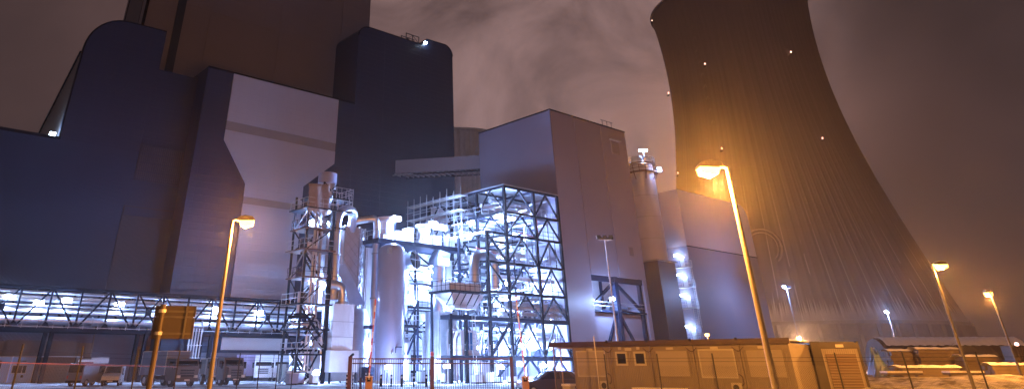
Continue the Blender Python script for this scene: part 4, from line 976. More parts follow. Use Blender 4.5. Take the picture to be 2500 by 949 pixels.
# ------------------------------------------------------------------ street lamps
def street_lamp(label, u, v, Y, yaw, watts, arm=.2, head=.5):
    t = at(u, v, Y); h = t.z
    o = thing('street_lamp', label, 'street lamp', (t.x, t.y, 0), yaw, 'sodium street lamps along the road')
    MB().tube([(0, 0, 0), (0, 0, .9), (0, 0, .92), (0, 0, h)], [.09, .09, .073, .045], 14).build('pole', POLE, o, True)
    MB().lathe(0, 0, [(.2, 0), (.2, .03), (.11, .05)], 14).build('base_plate', POLE, o)
    MB().box(-.05, .05, -.112, -.08, .5, .85).build('access_door', GALV, o)
    MB().tube([(0, 0, h-.02), (arm*.4, 0, h+.02), (arm, 0, h+.03)], .035, 8).build('arm', POLE, o, True)
    x0, x1 = arm - .05, arm + head
    MB().prism([(x0, h-.02), (x0, h+.08), (x0+head*.45, h+.15), (x1-.08, h+.11), (x1, h+.02), (x1, h-.0)], -.17, .17).build('lamp_housing', POLE, o)
    MB().prism([(x0+.06, h-.022), (x1-.02, h-.004), (x1-.05, h-.14), (x0+head*.5, h-.21), (x0+.12, h-.15)], -.16, .16).build('lens', LENSO, o)
    point('bulb', ((x0+x1)/2, 0, h-.38), watts, SOD, .16, o)
    return o
street_lamp('glowing orange street lamp before the pale flask shaped cladding', 568, 537, 22.7, R(12), 7500)
street_lamp('large orange street lamp towering over the site containers', 1775, 409, 16, R(178), 21000)
street_lamp('orange street lamp before the cooling tower right edge', 2274, 645, 34, R(5), 4800)
street_lamp('rightmost orange street lamp with its head pointing away', 2417, 712, 46, R(70), 5600)

def mast(label, u, v, Y, lit, watts=0, heads=3):
    t = at(u, v, Y)
    o = thing('floodlight_mast', label, 'light mast', (t.x, t.y, 0), 0, 'floodlight masts in the yard')
    MB().tube([(0, 0, 0), (0, 0, t.z)], [.13, .07], 10).build('pole', GALV, o, True)
    MB().bar((-.7, 0, t.z), (.7, 0, t.z), .1).build('crossbar', GALV, o)
    for k in range(heads):
        x = -.6 + 1.2*k/max(1, heads-1); yw = -.5 + k*.5
        MB().frus(x-.32, x+.32, -.28+yw*.2, .1+yw*.2, t.z+.05, x-.2+yw*.2, x+.2+yw*.2, .0, .3, t.z+.5).build('floodlight', STEEL if not (lit and k == 0) else GALV, o)
        if lit and k < lit:
            MB().box(x-.26, x+.26, -.42+yw*.2, -.30+yw*.2, t.z+.02, t.z+.4).build('lens', LENSB, o)
            point('bulb', (x, -.8, t.z+.1), watts, BLUEW, .25, o)
    for z in range(2, int(t.z)-1, 1): MB().bar((-.14, 0, z), (.14, 0, z), .03).build('step', GALV, o)
mast('tall mast with three dark floodlights before the mauve block', 1477, 585, 80, 0)
mast('slim mast with one lit floodlight left of the frosted tower foot', 1920, 703, 143, 1, 5200)  # first head is lit and lights the pale hall
mast('short mast with one glaring blue white floodlight before the cooling tower', 2166, 762, 205, 1, 16000, 1)
for (u, v, Y, lab, lens, c, wt) in ((1727, 821, 100, 'tiny orange lamp showing above the container roof edge', LENSO, SOD, 300), (1951, 829, 225, 'small orange white lamp above the dark framed container', LENSO, (1, .50, .24), 130000)):
    t = at(u, v, Y); o = thing('yard_lamp', lab, 'lamp', (t.x, t.y, 0))
    kk = Y / 100; MB().tube([(0, 0, 0), (0, 0, t.z)], .08*kk, 8).build('pole', GALV, o); MB().lathe(0, 0, [(.1*kk, t.z), (.28*kk, t.z+.1), (.28*kk, t.z+.3*kk), (.1*kk, t.z+.4*kk)], 10).build('lens', lens, o)
    point('bulb', (0, -.6, t.z+.2), wt, c, .2, o)

# ------------------------------------------------------------------ back of a road sign
sp = at(384, 830, 21); ss = thing('road_sign', 'back of a rectangular brown road sign on a single post', 'road sign', (sp.x, sp.y, 0), R(16))
zb, zt2 = at(384, 826, 21).z, at(400, 745, 21).z
MB().tube([(0, -.06, 0), (0, -.06, zt2 + .02)], .075, 12).build('post', SIGNB, ss, True)
x0, x1 = -.2, .9
for a, b in ((zb, (zb+zt2)/2 + .12), ((zb+zt2)/2 + .14, zt2)):
    MB().plan([(x0+.04, .03), (x1-.04, .03), (x1, .034), (x1, .05), (x0, .05), (x0, .034)], a, b).build('panel', SIGNB, ss)
for z in (zb+.13, (zb+zt2)/2 + .13, zt2-.14): MB().box(x0+.05, x1-.05, -.005, .028, z-.025, z+.025).build('stiffener', POLE, ss)
MB().box(x1-.27, x1-.22, -.03, -.006, zb, zt2).build('stiffener', POLE, ss)
for z in (zb+.13, zt2-.14): MB().lathe(0, -.06, [(.085, z-.04), (.1, z-.04), (.1, z+.04), (.085, z+.04)], 12, False).build('clamp', GALV, ss)
for xx_ in (x0, x1-.02): MB().box(xx_, xx_+.02, .0, .0295, zb, zt2).build('rim', POLE, ss)

# ------------------------------------------------------------------ chain link fences, gate, barriers
def link_mat():
    m = bpy.data.materials.new('chain link'); m.use_nodes = True; t = m.node_tree; n = t.nodes; l = t.links
    b = n['Principled BSDF']; b.inputs['Base Color'].default_value = (.10, .095, .09, 1); b.inputs['Metallic'].default_value = .4; b.inputs['Roughness'].default_value = .5
    tc = n.new('ShaderNodeTexCoord'); sx = n.new('ShaderNodeSeparateXYZ'); l.new(tc.outputs['Object'], sx.inputs[0])
    def M(op, a, bb=None):
        x = n.new('ShaderNodeMath'); x.operation = op
        for i, q in enumerate((a, bb)):
            if q is None: continue
            if hasattr(q, 'links'): l.new(q, x.inputs[i])
            else: x.inputs[i].default_value = q
        return x.outputs[0]
    s1 = M('FRACT', M('MULTIPLY', M('ADD', sx.outputs['X'], sx.outputs['Z']), 11.0)); s2 = M('FRACT', M('MULTIPLY', M('SUBTRACT', sx.outputs['X'], sx.outputs['Z']), 11.0))
    k = M('MAXIMUM', M('LESS_THAN', s1, .085), M('LESS_THAN', s2, .085))
    tr = n.new('ShaderNodeBsdfTransparent'); mx = n.new('ShaderNodeMixShader'); l.new(k, mx.inputs['Fac']); l.new(tr.outputs[0], mx.inputs[1]); l.new(b.outputs[0], mx.inputs[2])
    l.new(mx.outputs[0], n['Material Output'].inputs['Surface']); return m
LINK = link_mat()
FENCEM = mat('dark green fence coating', (.006, .007, .007), .6, 0, .2, 2)
def fence(label, pts, h, mesh_h, wires, extra=None):
    a = Vector((*pts[0], 0)); o = thing('chain_link_fence', label, 'fence', a)
    P2 = [Vector((*p, 0)) - a for p in pts]
    for i, p in enumerate(P2):
        MB().tube([(p.x, p.y, 0), (p.x, p.y, h)], .035, 8).build('post', FENCEM, o)
        if i < len(P2) - 1:
            d = P2[i+1] - p; ln = d.length
            me = MB().add([(0, 0, .05), (ln, 0, .05), (ln, 0, mesh_h), (0, 0, mesh_h)], [(0, 1, 2, 3)]).build('chain_link_mesh', LINK, o)
            me.location = p; me.rotation_euler.z = math.atan2(d.y, d.x)
            for z in wires: MB().bar(p + Vector((0, 0, z)), P2[i+1] + Vector((0, 0, z)), .012).build('wire', STEEL, o)
    return o
FL = lambda Y: (-13.7 + .1226*(Y-26), Y)
lf = fence('chain link fence running back from the left edge towards the gate', [FL(y) for y in (18.5, 22.3, 26, 29.6, 33.9, 38.0, 42.1, 46.2, 49.8, 53.5, 57.0)], 2.42, 1.85, (2.05, 2.2))
rl_ = MB().bar(Vector((*FL(20), 1.93)) - lf.location, Vector((*FL(38), 1.72)) - lf.location, .035); rl_.build('top_rail', RUST, lf)
RFp = lambda t: (9.23 + 14.17*t, 40.5 - 7.5*t)
fence('chain link fence with slim dark posts in front of the site containers', [RFp(t) for t in (-.17, 0, .168, .334, .5, .667, .833, 1.0, 1.17)], 2.3, 1.78, (1.95, 2.1))
gt = thing('gate', 'red brown double gate of upright bars before the glaring plant', 'gate', (-5.7, 57, 0), 0)
GW = 11.8
for x in (0, 6.0): MB().box(x-.14, x+.14, -.14, .14, 0, 2.35).build('gate_post', RUST, gt)
MB().box(GW-.12, GW+.12, -.12, .12, 0, 2.3).build('gate_post', RUST, gt)
for x0, x1 in ((.16, 5.84), (6.16, GW-.14)):
    for z in (.2, 1.9, 2.2): MB().box(x0, x1, -.04, .04, z-.04, z+.04).build('gate_rail', RUST, gt)
    x = x0 + .06
    while x < x1: MB().box(x-.015, x+.015, -.015, .015, .24, 2.16).build('bar', STEEL, gt); x += .165
MB().lathe(6.0, -.2, [(.05, 2.36), (.14, 2.4), (.14, 2.6), (.05, 2.66)], 12).build('beacon', REDP, gt, True)
def barrier(label, u, v, u2, v2, Y):
    t = at(u, v, Y); b0 = at(u2, v2, Y)
    o = thing('boom_barrier', label, 'barrier', (b0.x, b0.y, 0), 0, 'raised boom barriers at the gate')
    MB().box(-.22, .22, -.2, .2, 0, 1.15).build('housing', ORANGEB, o); MB().box(-.25, .25, -.23, .23, 1.152, 1.2).build('housing_lid', SNOW, o)
    bm = None; A = Vector((.0, -.26, 1.0)); B = Vector((t.x - b0.x, -.26, t.z)); nseg = 12
    for k in range(nseg):
        MB().bar(A + (B-A)*k/nseg, A + (B-A)*(k+1)/nseg, .08, .11).build('boom_band', REDP if k % 2 else WHITEP, o)
    MB().lathe(0, -.2, [(.001, .9), (.12, .9), (.12, 1.1), (.001, 1.1)], 12).build('pivot', STEEL, o)
barrier('raised red and white boom barrier left of the white tank', 918, 730, 901, 930, 50)
barrier('raised red and white boom barrier beside the dark car', 1258, 722, 1282, 930, 50)
hy = at(880, 945, 66); o = thing('hydrant', 'small dark red hydrant behind the gate', 'hydrant', (hy.x, hy.y, 0))
MB().lathe(0, 0, [(.14, 0), (.14, .1), (.1, .12), (.1, .7), (.13, .72), (.13, .8), (.04, .92)], 12).build('barrel', RUST, o, True); MB().bar((-.25, 0, .62), (.25, 0, .62), .12).build('outlet', RUST, o)
for k, u in enumerate((930, 955, 981, 1010, 1041)):
    b = at(u, 938, 76); o = thing('bollard', 'dark bollard behind the gate, ' + ('first', 'second', 'third', 'fourth', 'fifth')[k] + ' from the left barrier', 'bollard', (b.x, b.y, 0), 0, 'bollards behind the gate')
    MB().lathe(0, 0, [(.1, 0), (.1, .95), (.06, 1.0)], 10).build('stem', STEEL, o, True); MB().lathe(0, 0, [(.105, .7), (.105, .85)], 10, False).build('band', WHITEP, o)
for k, u in enumerate((846, 861, 893)):
    b = at(u, 935, 70); o = thing('marker_post', 'black and white striped marker post ' + ('left of the gate post', 'right of the gate post', 'left of the barrier housing')[k], 'marker post', (b.x, b.y, 0), 0, 'striped marker posts')
    for j in range(8): MB().lathe(0, 0, [(.06, j*.15), (.06, j*.15+.149)], 8).build('band', (STEEL, WHITEP)[j % 2], o)
b = at(1053, 925, 60); o = thing('card_reader', 'red card reader post behind the gate middle post', 'post', (b.x, b.y, 0))
MB().box(-.06, .06, -.06, .06, 0, 1.1).build('post', RUST, o); MB().box(-.15, .15, -.14, .1, 1.102, 1.5).build('head', RUST, o)

# ------------------------------------------------------------------ site containers (right)
CD = (.782, -.624); CROT = math.atan2(CD[1], CD[0]); C0 = (8.6, 45.9)
def container(label, x0, kind, org=C0, wall=BEIGE, frame=BEIGEF, w=2.4, h=2.78, y0=0):
    px_, py_ = org[0] + CD[0]*x0, org[1] + CD[1]*x0
    o = thing('site_container', label, 'container', (px_, py_, 0), CROT, 'site containers in a row')
    MB().box(.02, w-.02, y0+.04, y0+6, .12, h-.2).build('wall', wall, o)
    for x in (.01, w-.13): MB().box(x, x+.12, y0, y0+.14, .1, h).build('corner_post', frame, o)
    MB().box(.131, w-.131, y0+.002, y0+.14, h-.34, h-.06).build('top_rail', frame, o); MB().box(.131, w-.131, y0+.002, y0+.14, .1, .3).build('bottom_rail', frame, o)
    MB().box(.01, w-.01, y0+.141, y0+6.02, h-.2, h-.02).build('roof', frame, o)
    for x in (.2, w-.5): MB().box(x, x+.3, y0+.1, y0+.4, 0, .099).build('foot_block', CONCL, o)
    if kind in ('shutter', 'shutter_ac'):
        wn = MB().box(.28, 2.02, y0+.0, y0+.04, 1.28, 2.46).build('shutter', SHUT, o)
        for b in ((.22, 2.08, y0-.03, y0+.03, 2.462, 2.53), (.22, 2.08, y0-.03, y0+.03, 1.21, 1.278), (.22, .278, y0-.03, y0+.03, 1.28, 2.46), (2.022, 2.08, y0-.03, y0+.03, 1.28, 2.46)): bpart('shutter_frame', CREAM if kind == 'shutter_ac' else BEIGEF, wn, *b)
    if kind == 'windows':
        for x in (.3, 1.4):
            wn = MB().box(x+.09, x+.61, y0+.01, y0+.05, 1.87, 2.36).build('window', GLASS, o)
            for b in ((x, x+.7, y0-.04, y0+.03, 2.362, 2.46), (x, x+.7, y0-.04, y0+.03, 1.77, 1.868), (x, x+.09, y0-.04, y0+.03, 1.87, 2.36), (x+.61, x+.7, y0-.04, y0+.03, 1.87, 2.36)): bpart('window_frame', CREAM, wn, *b)
            bpart('vent_cover', CREAM, o, x+.22, x+.4, y0-.05, y0+.03, 2.55, 2.69)
    if kind == 'panel':
        MB().box(.3, w-.3, y0-.0, y0+.04, 1.3, 2.3).build('brown_panel', BROWNP, o); MB().box(.3, w-.3, y0+.005, y0+.04, .3, 1.28).build('lower_panel', BROWNP, o)
    if kind == 'door':
        MB().box(.5, 2.0, y0, y0+.04, .25, 2.3).build('door', BROWNP, o)
        MB().box(.25, .42, y0-.02, y0+.04, .25, 2.4).build('door_strip', FASC, o)
    if 'ac' in kind:
        ac = MB().box(1.75, 2.2, y0-.38, y0-.03, .62, 1.02).build('air_conditioner', CREAM, o)
        MB().tube([(1.98, y0-.385, .8), (1.98, y0-.41, .8)], .15, 16).build('fan_grille', BLACK, ac)
        MB().tube(bend([(2.2, y0-.1, .9), (2.3, y0-.05, .95), (2.3, y0-.05, 1.3), (2.1, y0-.02, 1.4)], .1), .025, 6).build('hose', FASC, ac)
        MB().box(1.75, 2.2, y0-.4, y0, .55, .6).build('ac_bracket', STEEL, ac)
    MB().box(.9, 1.3, y0-.012, y0+.001, h-.28, h-.14).build('rating_plate', CREAM, o)
    return o
labs = ['site container with closed cream shutter and fan unit, leftmost under the red roof', 'site container with two small square white framed windows', 'site container with cream shutter next to the two window container',
        'site container with cream shutter above a round fan unit, fourth in row', 'site container with cream shutter behind the big lamp pole']
for k, kd in enumerate(('shutter_ac', 'windows', 'shutter', 'shutter_ac', 'shutter')): container(labs[k], k*2.41, kd)
dfc = container('dark framed site container with brown panels right of the row', 0, 'panel', (20.98, 41.4), BEIGE, mat('black brown frame paint', (.010, .006, .005), .5), w=2.1, h=2.9)
MB().box(-.36, -.0, -.02, .3, .05, 2.9).build('dark_pillar', MATS['black brown frame paint'], dfc)
dfc.rotation_euler.z = R(-8)
rf = thing('container_roof', 'long flat dark red roof laid over the beige site containers', 'roof canopy', (C0[0], C0[1], 0), CROT)
MB().box(-1.35, 12.15, -.28, 6.2, 2.86, 2.9).build('roof_sheet', SNOW, rf); MB().box(-1.4, 12.2, -.32, -.281, 2.72, 2.98).build('fascia', FASC, rf); MB().box(-1.4, -1.351, -.28, 6.2, 2.72, 2.98).build('fascia', FASC, rf)
MB().box(-1.3, -.02, -.1, 5.8, 2.66, 2.7).build('soffit', CREAM, rf)
for (x, y) in ((-1.2, -.15), (-.75, -.1), (-.3, 1.5), (-1.2, 5.5)): MB().tube([(x, y, 0), (x, y, 2.71)], .045, 8).build('post', PLINTH if y < 0 else GALV, rf)
for k in range(1, 5):
    x = k*2.41; MB().tube(bend([(x-.3, -.3, 2.62), (x, -.3, 2.36), (x+.3, -.3, 2.62)], .25), .018, 6).build('cable', FASC, rf)
    MB().box(x-.06, x+.06, -.36, -.321, 2.9, 3.03).build('clip', STEEL, rf)
def boxthing(name, label, cat, loc, rz, parts, group=None):
    o = thing(name, label, cat, loc, rz, group)
    for nm, m, b in parts: bpart(nm, m, o, *b)
    return o
def crow(x, y=0): return (C0[0] + CD[0]*x - CD[1]*y*0 + .624*y, C0[1] + CD[1]*x + .782*y, 0)
boxthing('snowy_bench', 'low snow topped bench before the two window container', 'bench', crow(4.0, -1.0), CROT, [('body', BEIGEF, (0, 2.6, 0, .6, 0, .62)), ('snow_cap', SNOW, (-.08, 2.7, -.08, .68, .622, .76))])
boxthing('snowy_crate', 'dark crate with snow lid below the leftmost container shutter', 'crate', crow(.5, -.9), CROT, [('body', FASC, (0, 1.1, 0, .6, 0, .5)), ('snow_cap', SNOW, (-.05, 1.15, -.05, .65, .502, .6))])
boxthing('grit_bin', 'pale grit bin with rounded snow lid beside the containers', 'bin', crow(-.55, -.6), CROT, [('body', CREAM, (0, .5, 0, .6, 0, .75)), ('snow_cap', SNOW, (-.04, .54, -.04, .64, .752, .86))])
ap = at(1430, 833, 43); o = thing('antenna_pole', 'thin pale pole leaning before the leftmost container', 'pole', (ap.x + .15, ap.y - 1.5, 0)); MB().tube([(0, 0, 0), (0, 0, 3.15)], .03, 8).build('shaft', CREAM, o, True); MB().lathe(0, 0, [(.06, 0), (.06, .1)], 8).build('socket', STEEL, o)

# ------------------------------------------------------------------ white office units and brown container (left)
def gp(u, Y): return (at(u, 890, Y).x, Y)
RL = PROT
def leftbox(name, label, cat, u, Y, w, h, d, m, build=None, group=None):
    x, y = gp(u, Y); o = thing(name, label, cat, (x, y, 0), RL*.35, group)
    MB().box(0, w, .03, d, .05, h).build('wall', m, o)
    MB().box(-.03, w+.03, 0, d, h+.002, h+.12).build('snow_cap', SNOW, o)
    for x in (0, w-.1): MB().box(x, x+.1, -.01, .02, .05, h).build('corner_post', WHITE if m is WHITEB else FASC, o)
    if build: build(o, w, h)
    return o
def win3(o, w, h):
    wn = MB().box(.45, 1.95, -.01, .029, 1.0, 1.75).build('window', GLASS, o)
    for x in (.4, .85, 1.5, 1.93): bpart('window_frame', WHITE, wn, x, x+.06, -.04, -.011, .95, 1.8)
    for z in (.94, 1.75): bpart('window_frame', WHITE, wn, .4, 1.99, -.05, -.041, z, z+.06)
    bpart('meter_box', BLACK, o, 1.55, 1.8, -.03, .029, .55, .8)
    bpart('name_plate', STEEL, o, 1.0, 1.75, -.005, .029, 2.16, 2.24)
def wdoor(o, w, h):
    bpart('door', BLACK, o, 1.3, 1.75, -.01, .029, .1, 2.0); bpart('name_plate', STEEL, o, 1.0, 1.7, -.005, .029, 2.16, 2.24)
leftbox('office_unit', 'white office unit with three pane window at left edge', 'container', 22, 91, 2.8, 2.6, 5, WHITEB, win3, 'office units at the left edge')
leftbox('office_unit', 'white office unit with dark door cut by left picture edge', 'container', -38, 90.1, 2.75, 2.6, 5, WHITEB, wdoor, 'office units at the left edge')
leftbox('storage_container', 'brown snow topped storage container beside the white office unit', 'container', 91, 92, 4.1, 2.6, 4, mat('brown container', (.20,.11,.06), .55, 0, .12, .6, ribs=2), None)

# ------------------------------------------------------------------ vehicles
def wheel(o, x, y, r, w=.2):
    t = MB().tube([(x, y-w/2, r), (x, y+w/2, r)], r, 16).build('wheel', RUBBER, o, True)
    for s in (-1, 1): MB().tube([(x, y+s*(w/2+.004), r), (x, y+s*(w/2+.02), r)], r*.55, 12).build('rim', GALV, t)
def car(label, loc, rz, paint, L=4.2, Wd=1.72, H=1.48, van=False, name='car', glass=GLASS, cat='car'):
    o = thing(name, label, cat, loc, rz)
    hl = L/2; hw = Wd/2
    if van:
        prof = [(-hl, .3), (-hl, H*.55), (-hl+.1, H-.06), (-hl+.25, H), (hl-1.7, H), (hl-.95, H*.62), (hl-.15, H*.5), (hl, .62), (hl, .3)]
        cab = [(-hl+.18, H*.60), (-hl+.25, H-.12), (hl-1.75, H-.1), (hl-1.1, H*.62)]
    else:
        prof = [(-hl, .32), (-hl-.02, .75), (-hl+.12, .92), (-hl+.6, .95), (hl-1.15, .93), (hl-.2, .78), (hl, .6), (hl, .32)]
        cab = None
    MB().prism(prof, -hw, hw).build('body', paint, o)
    if cab is None:
        gx = [(-hl+.25, .93), (-hl+.75, H-.02), (-hl+1.1, H), (hl-1.95, H), (hl-1.2, .93)]
        MB().add([(x, s*(hw-.06 if z < 1 else hw-.24), z) for s in (-1, 1) for x, z in gx], [(0,1,2,3,4), (9,8,7,6,5), (0,5,6,1), (1,6,7,2), (2,7,8,3), (3,8,9,4), (4,9,5,0)]).build('cabin', paint, o)
        for s in (-1, 1):
            for (xa, xb, xc, xd) in ((-hl+.55, -hl+.95, -hl+1.5, -hl+1.5), (-hl+1.6, -hl+1.6, hl-1.98, hl-1.45)):
                yl, yh = s*(hw-.068), s*(hw-.22)
                MB().add([(xa, yl+s*.02, 1.0), (xb, yh+s*.02, H-.09), (xc, yh+s*.02, H-.09), (xd, yl+s*.02, 1.0)], [(0,1,2,3)]).build('side_window', glass, o)
        MB().add([(hl-1.22, -hw+.14, .97), (hl-1.22, hw-.14, .97), (hl-1.9, hw-.3, H-.06), (hl-1.9, -hw+.3, H-.06)], [(0,1,2,3)]).build('windscreen', GLASS, o).location = (.03, 0, .03)
        MB().add([(-hl+.28, -hw+.14, 1.0), (-hl+.28, hw-.14, 1.0), (-hl+.72, hw-.3, H-.08), (-hl+.72, -hw+.3, H-.08)], [(3,2,1,0)]).build('rear_window', GLASS, o).location = (-.03, 0, .03)
    else:
        MB().add([(hl-.98, -hw+.1, H*.63), (hl-.98, hw-.1, H*.63), (hl-1.66, hw-.16, H-.06), (hl-1.66, -hw+.16, H-.06)], [(0,1,2,3)]).build('windscreen', GLASS, o).location = (.04, 0, .03)
        MB().box(-hl-.02, -hl+.1, -hw+.15, hw-.15, H*.6, H-.16).build('rear_window', GLASS, o)
        for s in (-1, 1): MB().box(hl-2.3, hl-1.45, s*hw-.012, s*hw+.012, H*.6, H-.2).build('side_window', GLASS, o)
    for x in (-hl+.75, hl-.8):
        for s in (-1, 1): wheel(o, x, s*(hw-.1), .32)
    for s in (-1, 1):
        MB().box(hl-.06, hl+.03, s*(hw-.22)-.16, s*(hw-.22)+.16, .62, .78).build('headlight', WHITEP, o); MB().box(-hl-.03, -hl+.02, s*(hw-.16)-.09, s*(hw-.16)+.09, .65, .9).build('tail_light', REDP, o)
        MB().box(hl-1.5, hl-1.35, s*(hw+.02), s*(hw+.16), .95, 1.08).build('mirror', STEEL, o)
    MB().box(hl-.02, hl+.06, -hw+.05, hw-.05, .3, .5).build('bumper', STEEL, o); MB().box(-hl-.06, -hl+.02, -hw+.05, hw-.05, .3, .5).build('bumper', STEEL, o)
    MB().box(hl+.061, hl+.07, -.26, .26, .36, .46).build('number_plate', WHITEP, o)
    return o
CARW = mat('silver white car paint', (.72, .74, .78), .3, .2, .05, 1); CARD = mat('dark violet car paint', (.035, .025, .04), .3, .2, .05, 1)
VAND = mat('grey blue van paint', (.16, .17, .22), .35, .2, .05, 1)
x, y = gp(226, 79); v = car('grey blue van parked with its dark back turned', (x, y, 0), R(75), VAND, 4.6, 1.85, 1.95, True, 'van', cat='van')
x, y = gp(282, 80); car('small silver white car facing the fence beside the van', (x, y, 0), R(-75), CARW, 3.9, 1.7, 1.72, True)
x, y = gp(1338, 54); car('dark car parked in profile under the container canopy end', (x, y, 0), R(186), CARD, 4.3, 1.75, 1.46)
def truck(label, loc, rz, cabp, boxm, L=7.0, Wd=2.4, H=2.9, box_h=2.9, cab_h=2.6, name='truck', flat=False, bonnet=0):
    o = thing(name, label, 'truck', loc, rz); hl = L/2; hw = Wd/2
    MB().box(-hl, hl-.2, -hw*.5, hw*.5, .55, .85).build('chassis', STEEL, o)
    cx = hl - 1.9 - bonnet
    MB().prism([(cx, .75), (cx, cab_h), (cx+1.55, cab_h), (cx+1.85, 1.65), (cx+1.9, .5), (cx+.2, .5)], -hw, hw).build('cab', cabp, o)
    if bonnet: MB().box(cx+1.88, hl, -hw+.25, hw-.25, .6, 1.6).build('bonnet', cabp, o)
    MB().add([(cx+1.83, -hw+.12, 1.72), (cx+1.83, hw-.12, 1.72), (cx+1.6, hw-.16, cab_h-.2), (cx+1.6, -hw+.16, cab_h-.2)], [(0,1,2,3)]).build('windscreen', GLASS, o).location = (.04, 0, .0)
    fx = hl if bonnet else cx+1.9
    for k in range(3): MB().box(fx, fx+.05, -hw+.5, hw-.5, .85+k*.22, .97+k*.22).build('grille_bar', STEEL, o)
    MB().box(fx-.05, fx+.14, -hw, hw, .42, .72).build('bumper', cabp if not bonnet else STEEL, o)
    for s in (-1, 1):
        MB().box(fx+.0, fx+.16, s*(hw-.3)-.16, s*(hw-.3)+.16, .73, .95).build('headlight', WHITEP, o)
        MB().box(cx+.5, cx+1.4, s*hw-.015, s*hw+.015, 1.65, cab_h-.25).build('side_window', GLASS, o)
        MB().box(cx+1.6, cx+1.75, s*(hw+.05), s*(hw+.3), 1.5, 2.1).build('mirror', STEEL, o)
        for x_ in ((-hl+1.0, -hl+2.1, cx+.95) if L > 6.5 else (-hl+1.0, cx+.95)): wheel(o, x_, s*(hw-.2), .5, .32)
    MB().box(fx+.141, fx+.15, -.28, .28, .5, .62).build('number_plate', WHITEP, o)
    if not flat:
        bx_ = MB().box(-hl, cx-.12, -hw-.03, hw+.03, .95, box_h).build('cargo_box', boxm, o)
        for x_ in (-hl, cx-.2):
            for s in (-1, 1): MB().box(x_-.02, x_+.09, s*(hw+.035)-.02, s*(hw+.035)+.02, .93, box_h+.02).build('box_edge', GALV, bx_)
        MB().box(-hl, cx-.12, -hw, hw, box_h+.002, box_h+.07).build('snow_cap', SNOW, bx_)
    return o
BLUEB = mat('blue grey box', (.16, .20, .33), .45, 0, .1, .5, ribs=1.6); LILAC = mat('lilac container paint', (.38, .34, .52), .45, 0, .08, .5, ribs=2)
DARKT = mat('dark brown truck paint', (.09, .075, .07), .5, 0, .1, 1)
x, y = gp(415, 78); truck('dark cab truck with blue grey box behind the road sign', (x, y, 0), R(-42), DARKT, BLUEB, 6.9, 2.45, 2.8, 2.95, 2.35)
x, y = gp(528, 84); truck('dark brown bonneted truck left behind the lamp pole', (x, y, 0), R(-60), DARKT, DARKT, 5.4, 2.1, 2.6, 2.35, 2.4, bonnet=.7)
x, y = gp(553, 81); truck('dark brown bonneted truck right behind the lamp pole', (x, y, 0), R(-52), DARKT, DARKT, 5.2, 2.1, 2.6, 2.4, 2.45, bonnet=.6)
sc2 = gp(598, 104); o = thing('shipping_container', 'lilac shipping container with double doors under the pipe bridge', 'container', (*sc2, 0), R(5))
MB().box(-1.2, 1.2, 0, 6, .55, 3.0).build('wall', LILAC, o)
for s in (-1, 1): MB().box(min(s*.04, s*1.15), max(s*.04, s*1.15), -.05, -.002, .6, 2.95).build('door', LILAC, o); MB().bar((s*.2, -.08, .6), (s*.2, -.08, 2.95), .05).build('lock_rod', GALV, o)
MB().box(-1.1, 1.1, .2, 5.8, 0, .549).build('undercarriage', STEEL, o); m = MB(); ladder(m, 0, -.4, 0, .9, .6); m.build('ladder', PLINTH, o)
for (u, lab, h_) in ((634, 'white lorry parked next to the lilac container', 2.9), (681, 'white lorry in the middle of three under the pipe bridge', 2.9), (718, 'white lorry nearest the plant under the pipe bridge', 3.05)):
    x, y = gp(u, 102 if u < 700 else 97); truck(lab, (x, y+2.5, 0), R(-78), WHITE, WHITE, 6.6, 2.3, 2.9, h_, 2.35)
b = gp(690, 99); boxthing('site_box', 'beige site cabinet standing before the middle white lorry', 'cabinet', (*b, 0), 0, [('body', CREAM, (-.6, .6, 0, .5, .1, 1.9)), ('plinth', STEEL, (-.62, .62, -.02, .52, 0, .099))])
b = gp(208, 90); boxthing('warning_board', 'red and white warning board behind the grey blue van', 'board', (*b, 0), 0, [('board', WHITEP, (-.9, .9, 0, .05, 2.1, 2.35)), ('red_band', REDP, (-.9, .9, -.01, -.002, 1.9, 2.09)), ('post', STEEL, (-.05, .05, .06, .12, 0, 2.3))])

# ------------------------------------------------------------------ right side: barrel shed, timber and tarps, snow banks
shed = thing('barrel_shed', 'long dark barrel roofed shed with a strip of snow along its top', 'shed', (50.8, 85, 0), R(-3))
pf_ = [(5.2, 0), (5.2, 1.6)] + [(2.6 + 2.6*math.cos(R(a)), 1.6 + 2.75*math.sin(R(a))) for a in range(15, 180, 15)] + [(0, 1.6), (0, 0)]
MB().side(list(reversed(pf_)), 0, 15.5).build('shell', SHED, shed, False)
sn = MB(); ns = 62
ring = [(2.6 + 2.72*math.cos(R(a)), 1.6 + 2.87*math.sin(R(a))) for a in (60, 80, 100, 120, 135)]
for i in range(ns+1):
    x = .3 + 15*i/ns; wob = .03*math.sin(i*1.57) + .05*random.random()
    for j, (y, z) in enumerate(ring): sn.v.append(Vector((x, y - (wob*1.6 if j == 4 else 0), z + .08 + (wob if j < 4 else -wob))))
for i in range(ns):
    for j in range(4): a = i*5+j; sn.f.append((a, a+5, a+6, a+1))
so = sn.build('snow_strip', mat('roof snow light boost', (.82, .83, .86), .7, 0, .06, 1.5, bump=.4), shed, True)  # snow colour raised to stand in for light on the shed roof
for k in range(9):
    MB().tube([(.9+k*1.75, 2.6+2.63*math.cos(R(a)), 1.6+2.78*math.sin(R(a))) for a in range(60, 181, 12)], .04, 5).build('rib', SHED, shed)
MB().box(-.03, -.002, 1.4, 2.6, 0, 2.2).build('door', STEEL, shed)
MB().side([(2.6 + 2.66*math.cos(R(a)), 1.6 + 2.8*math.sin(R(a))) for a in range(0, 181, 12)], -.12, -.031).build('end_wall', mat('shed end grey', (.09,.075,.07), .6, 0, .1, .6), shed)
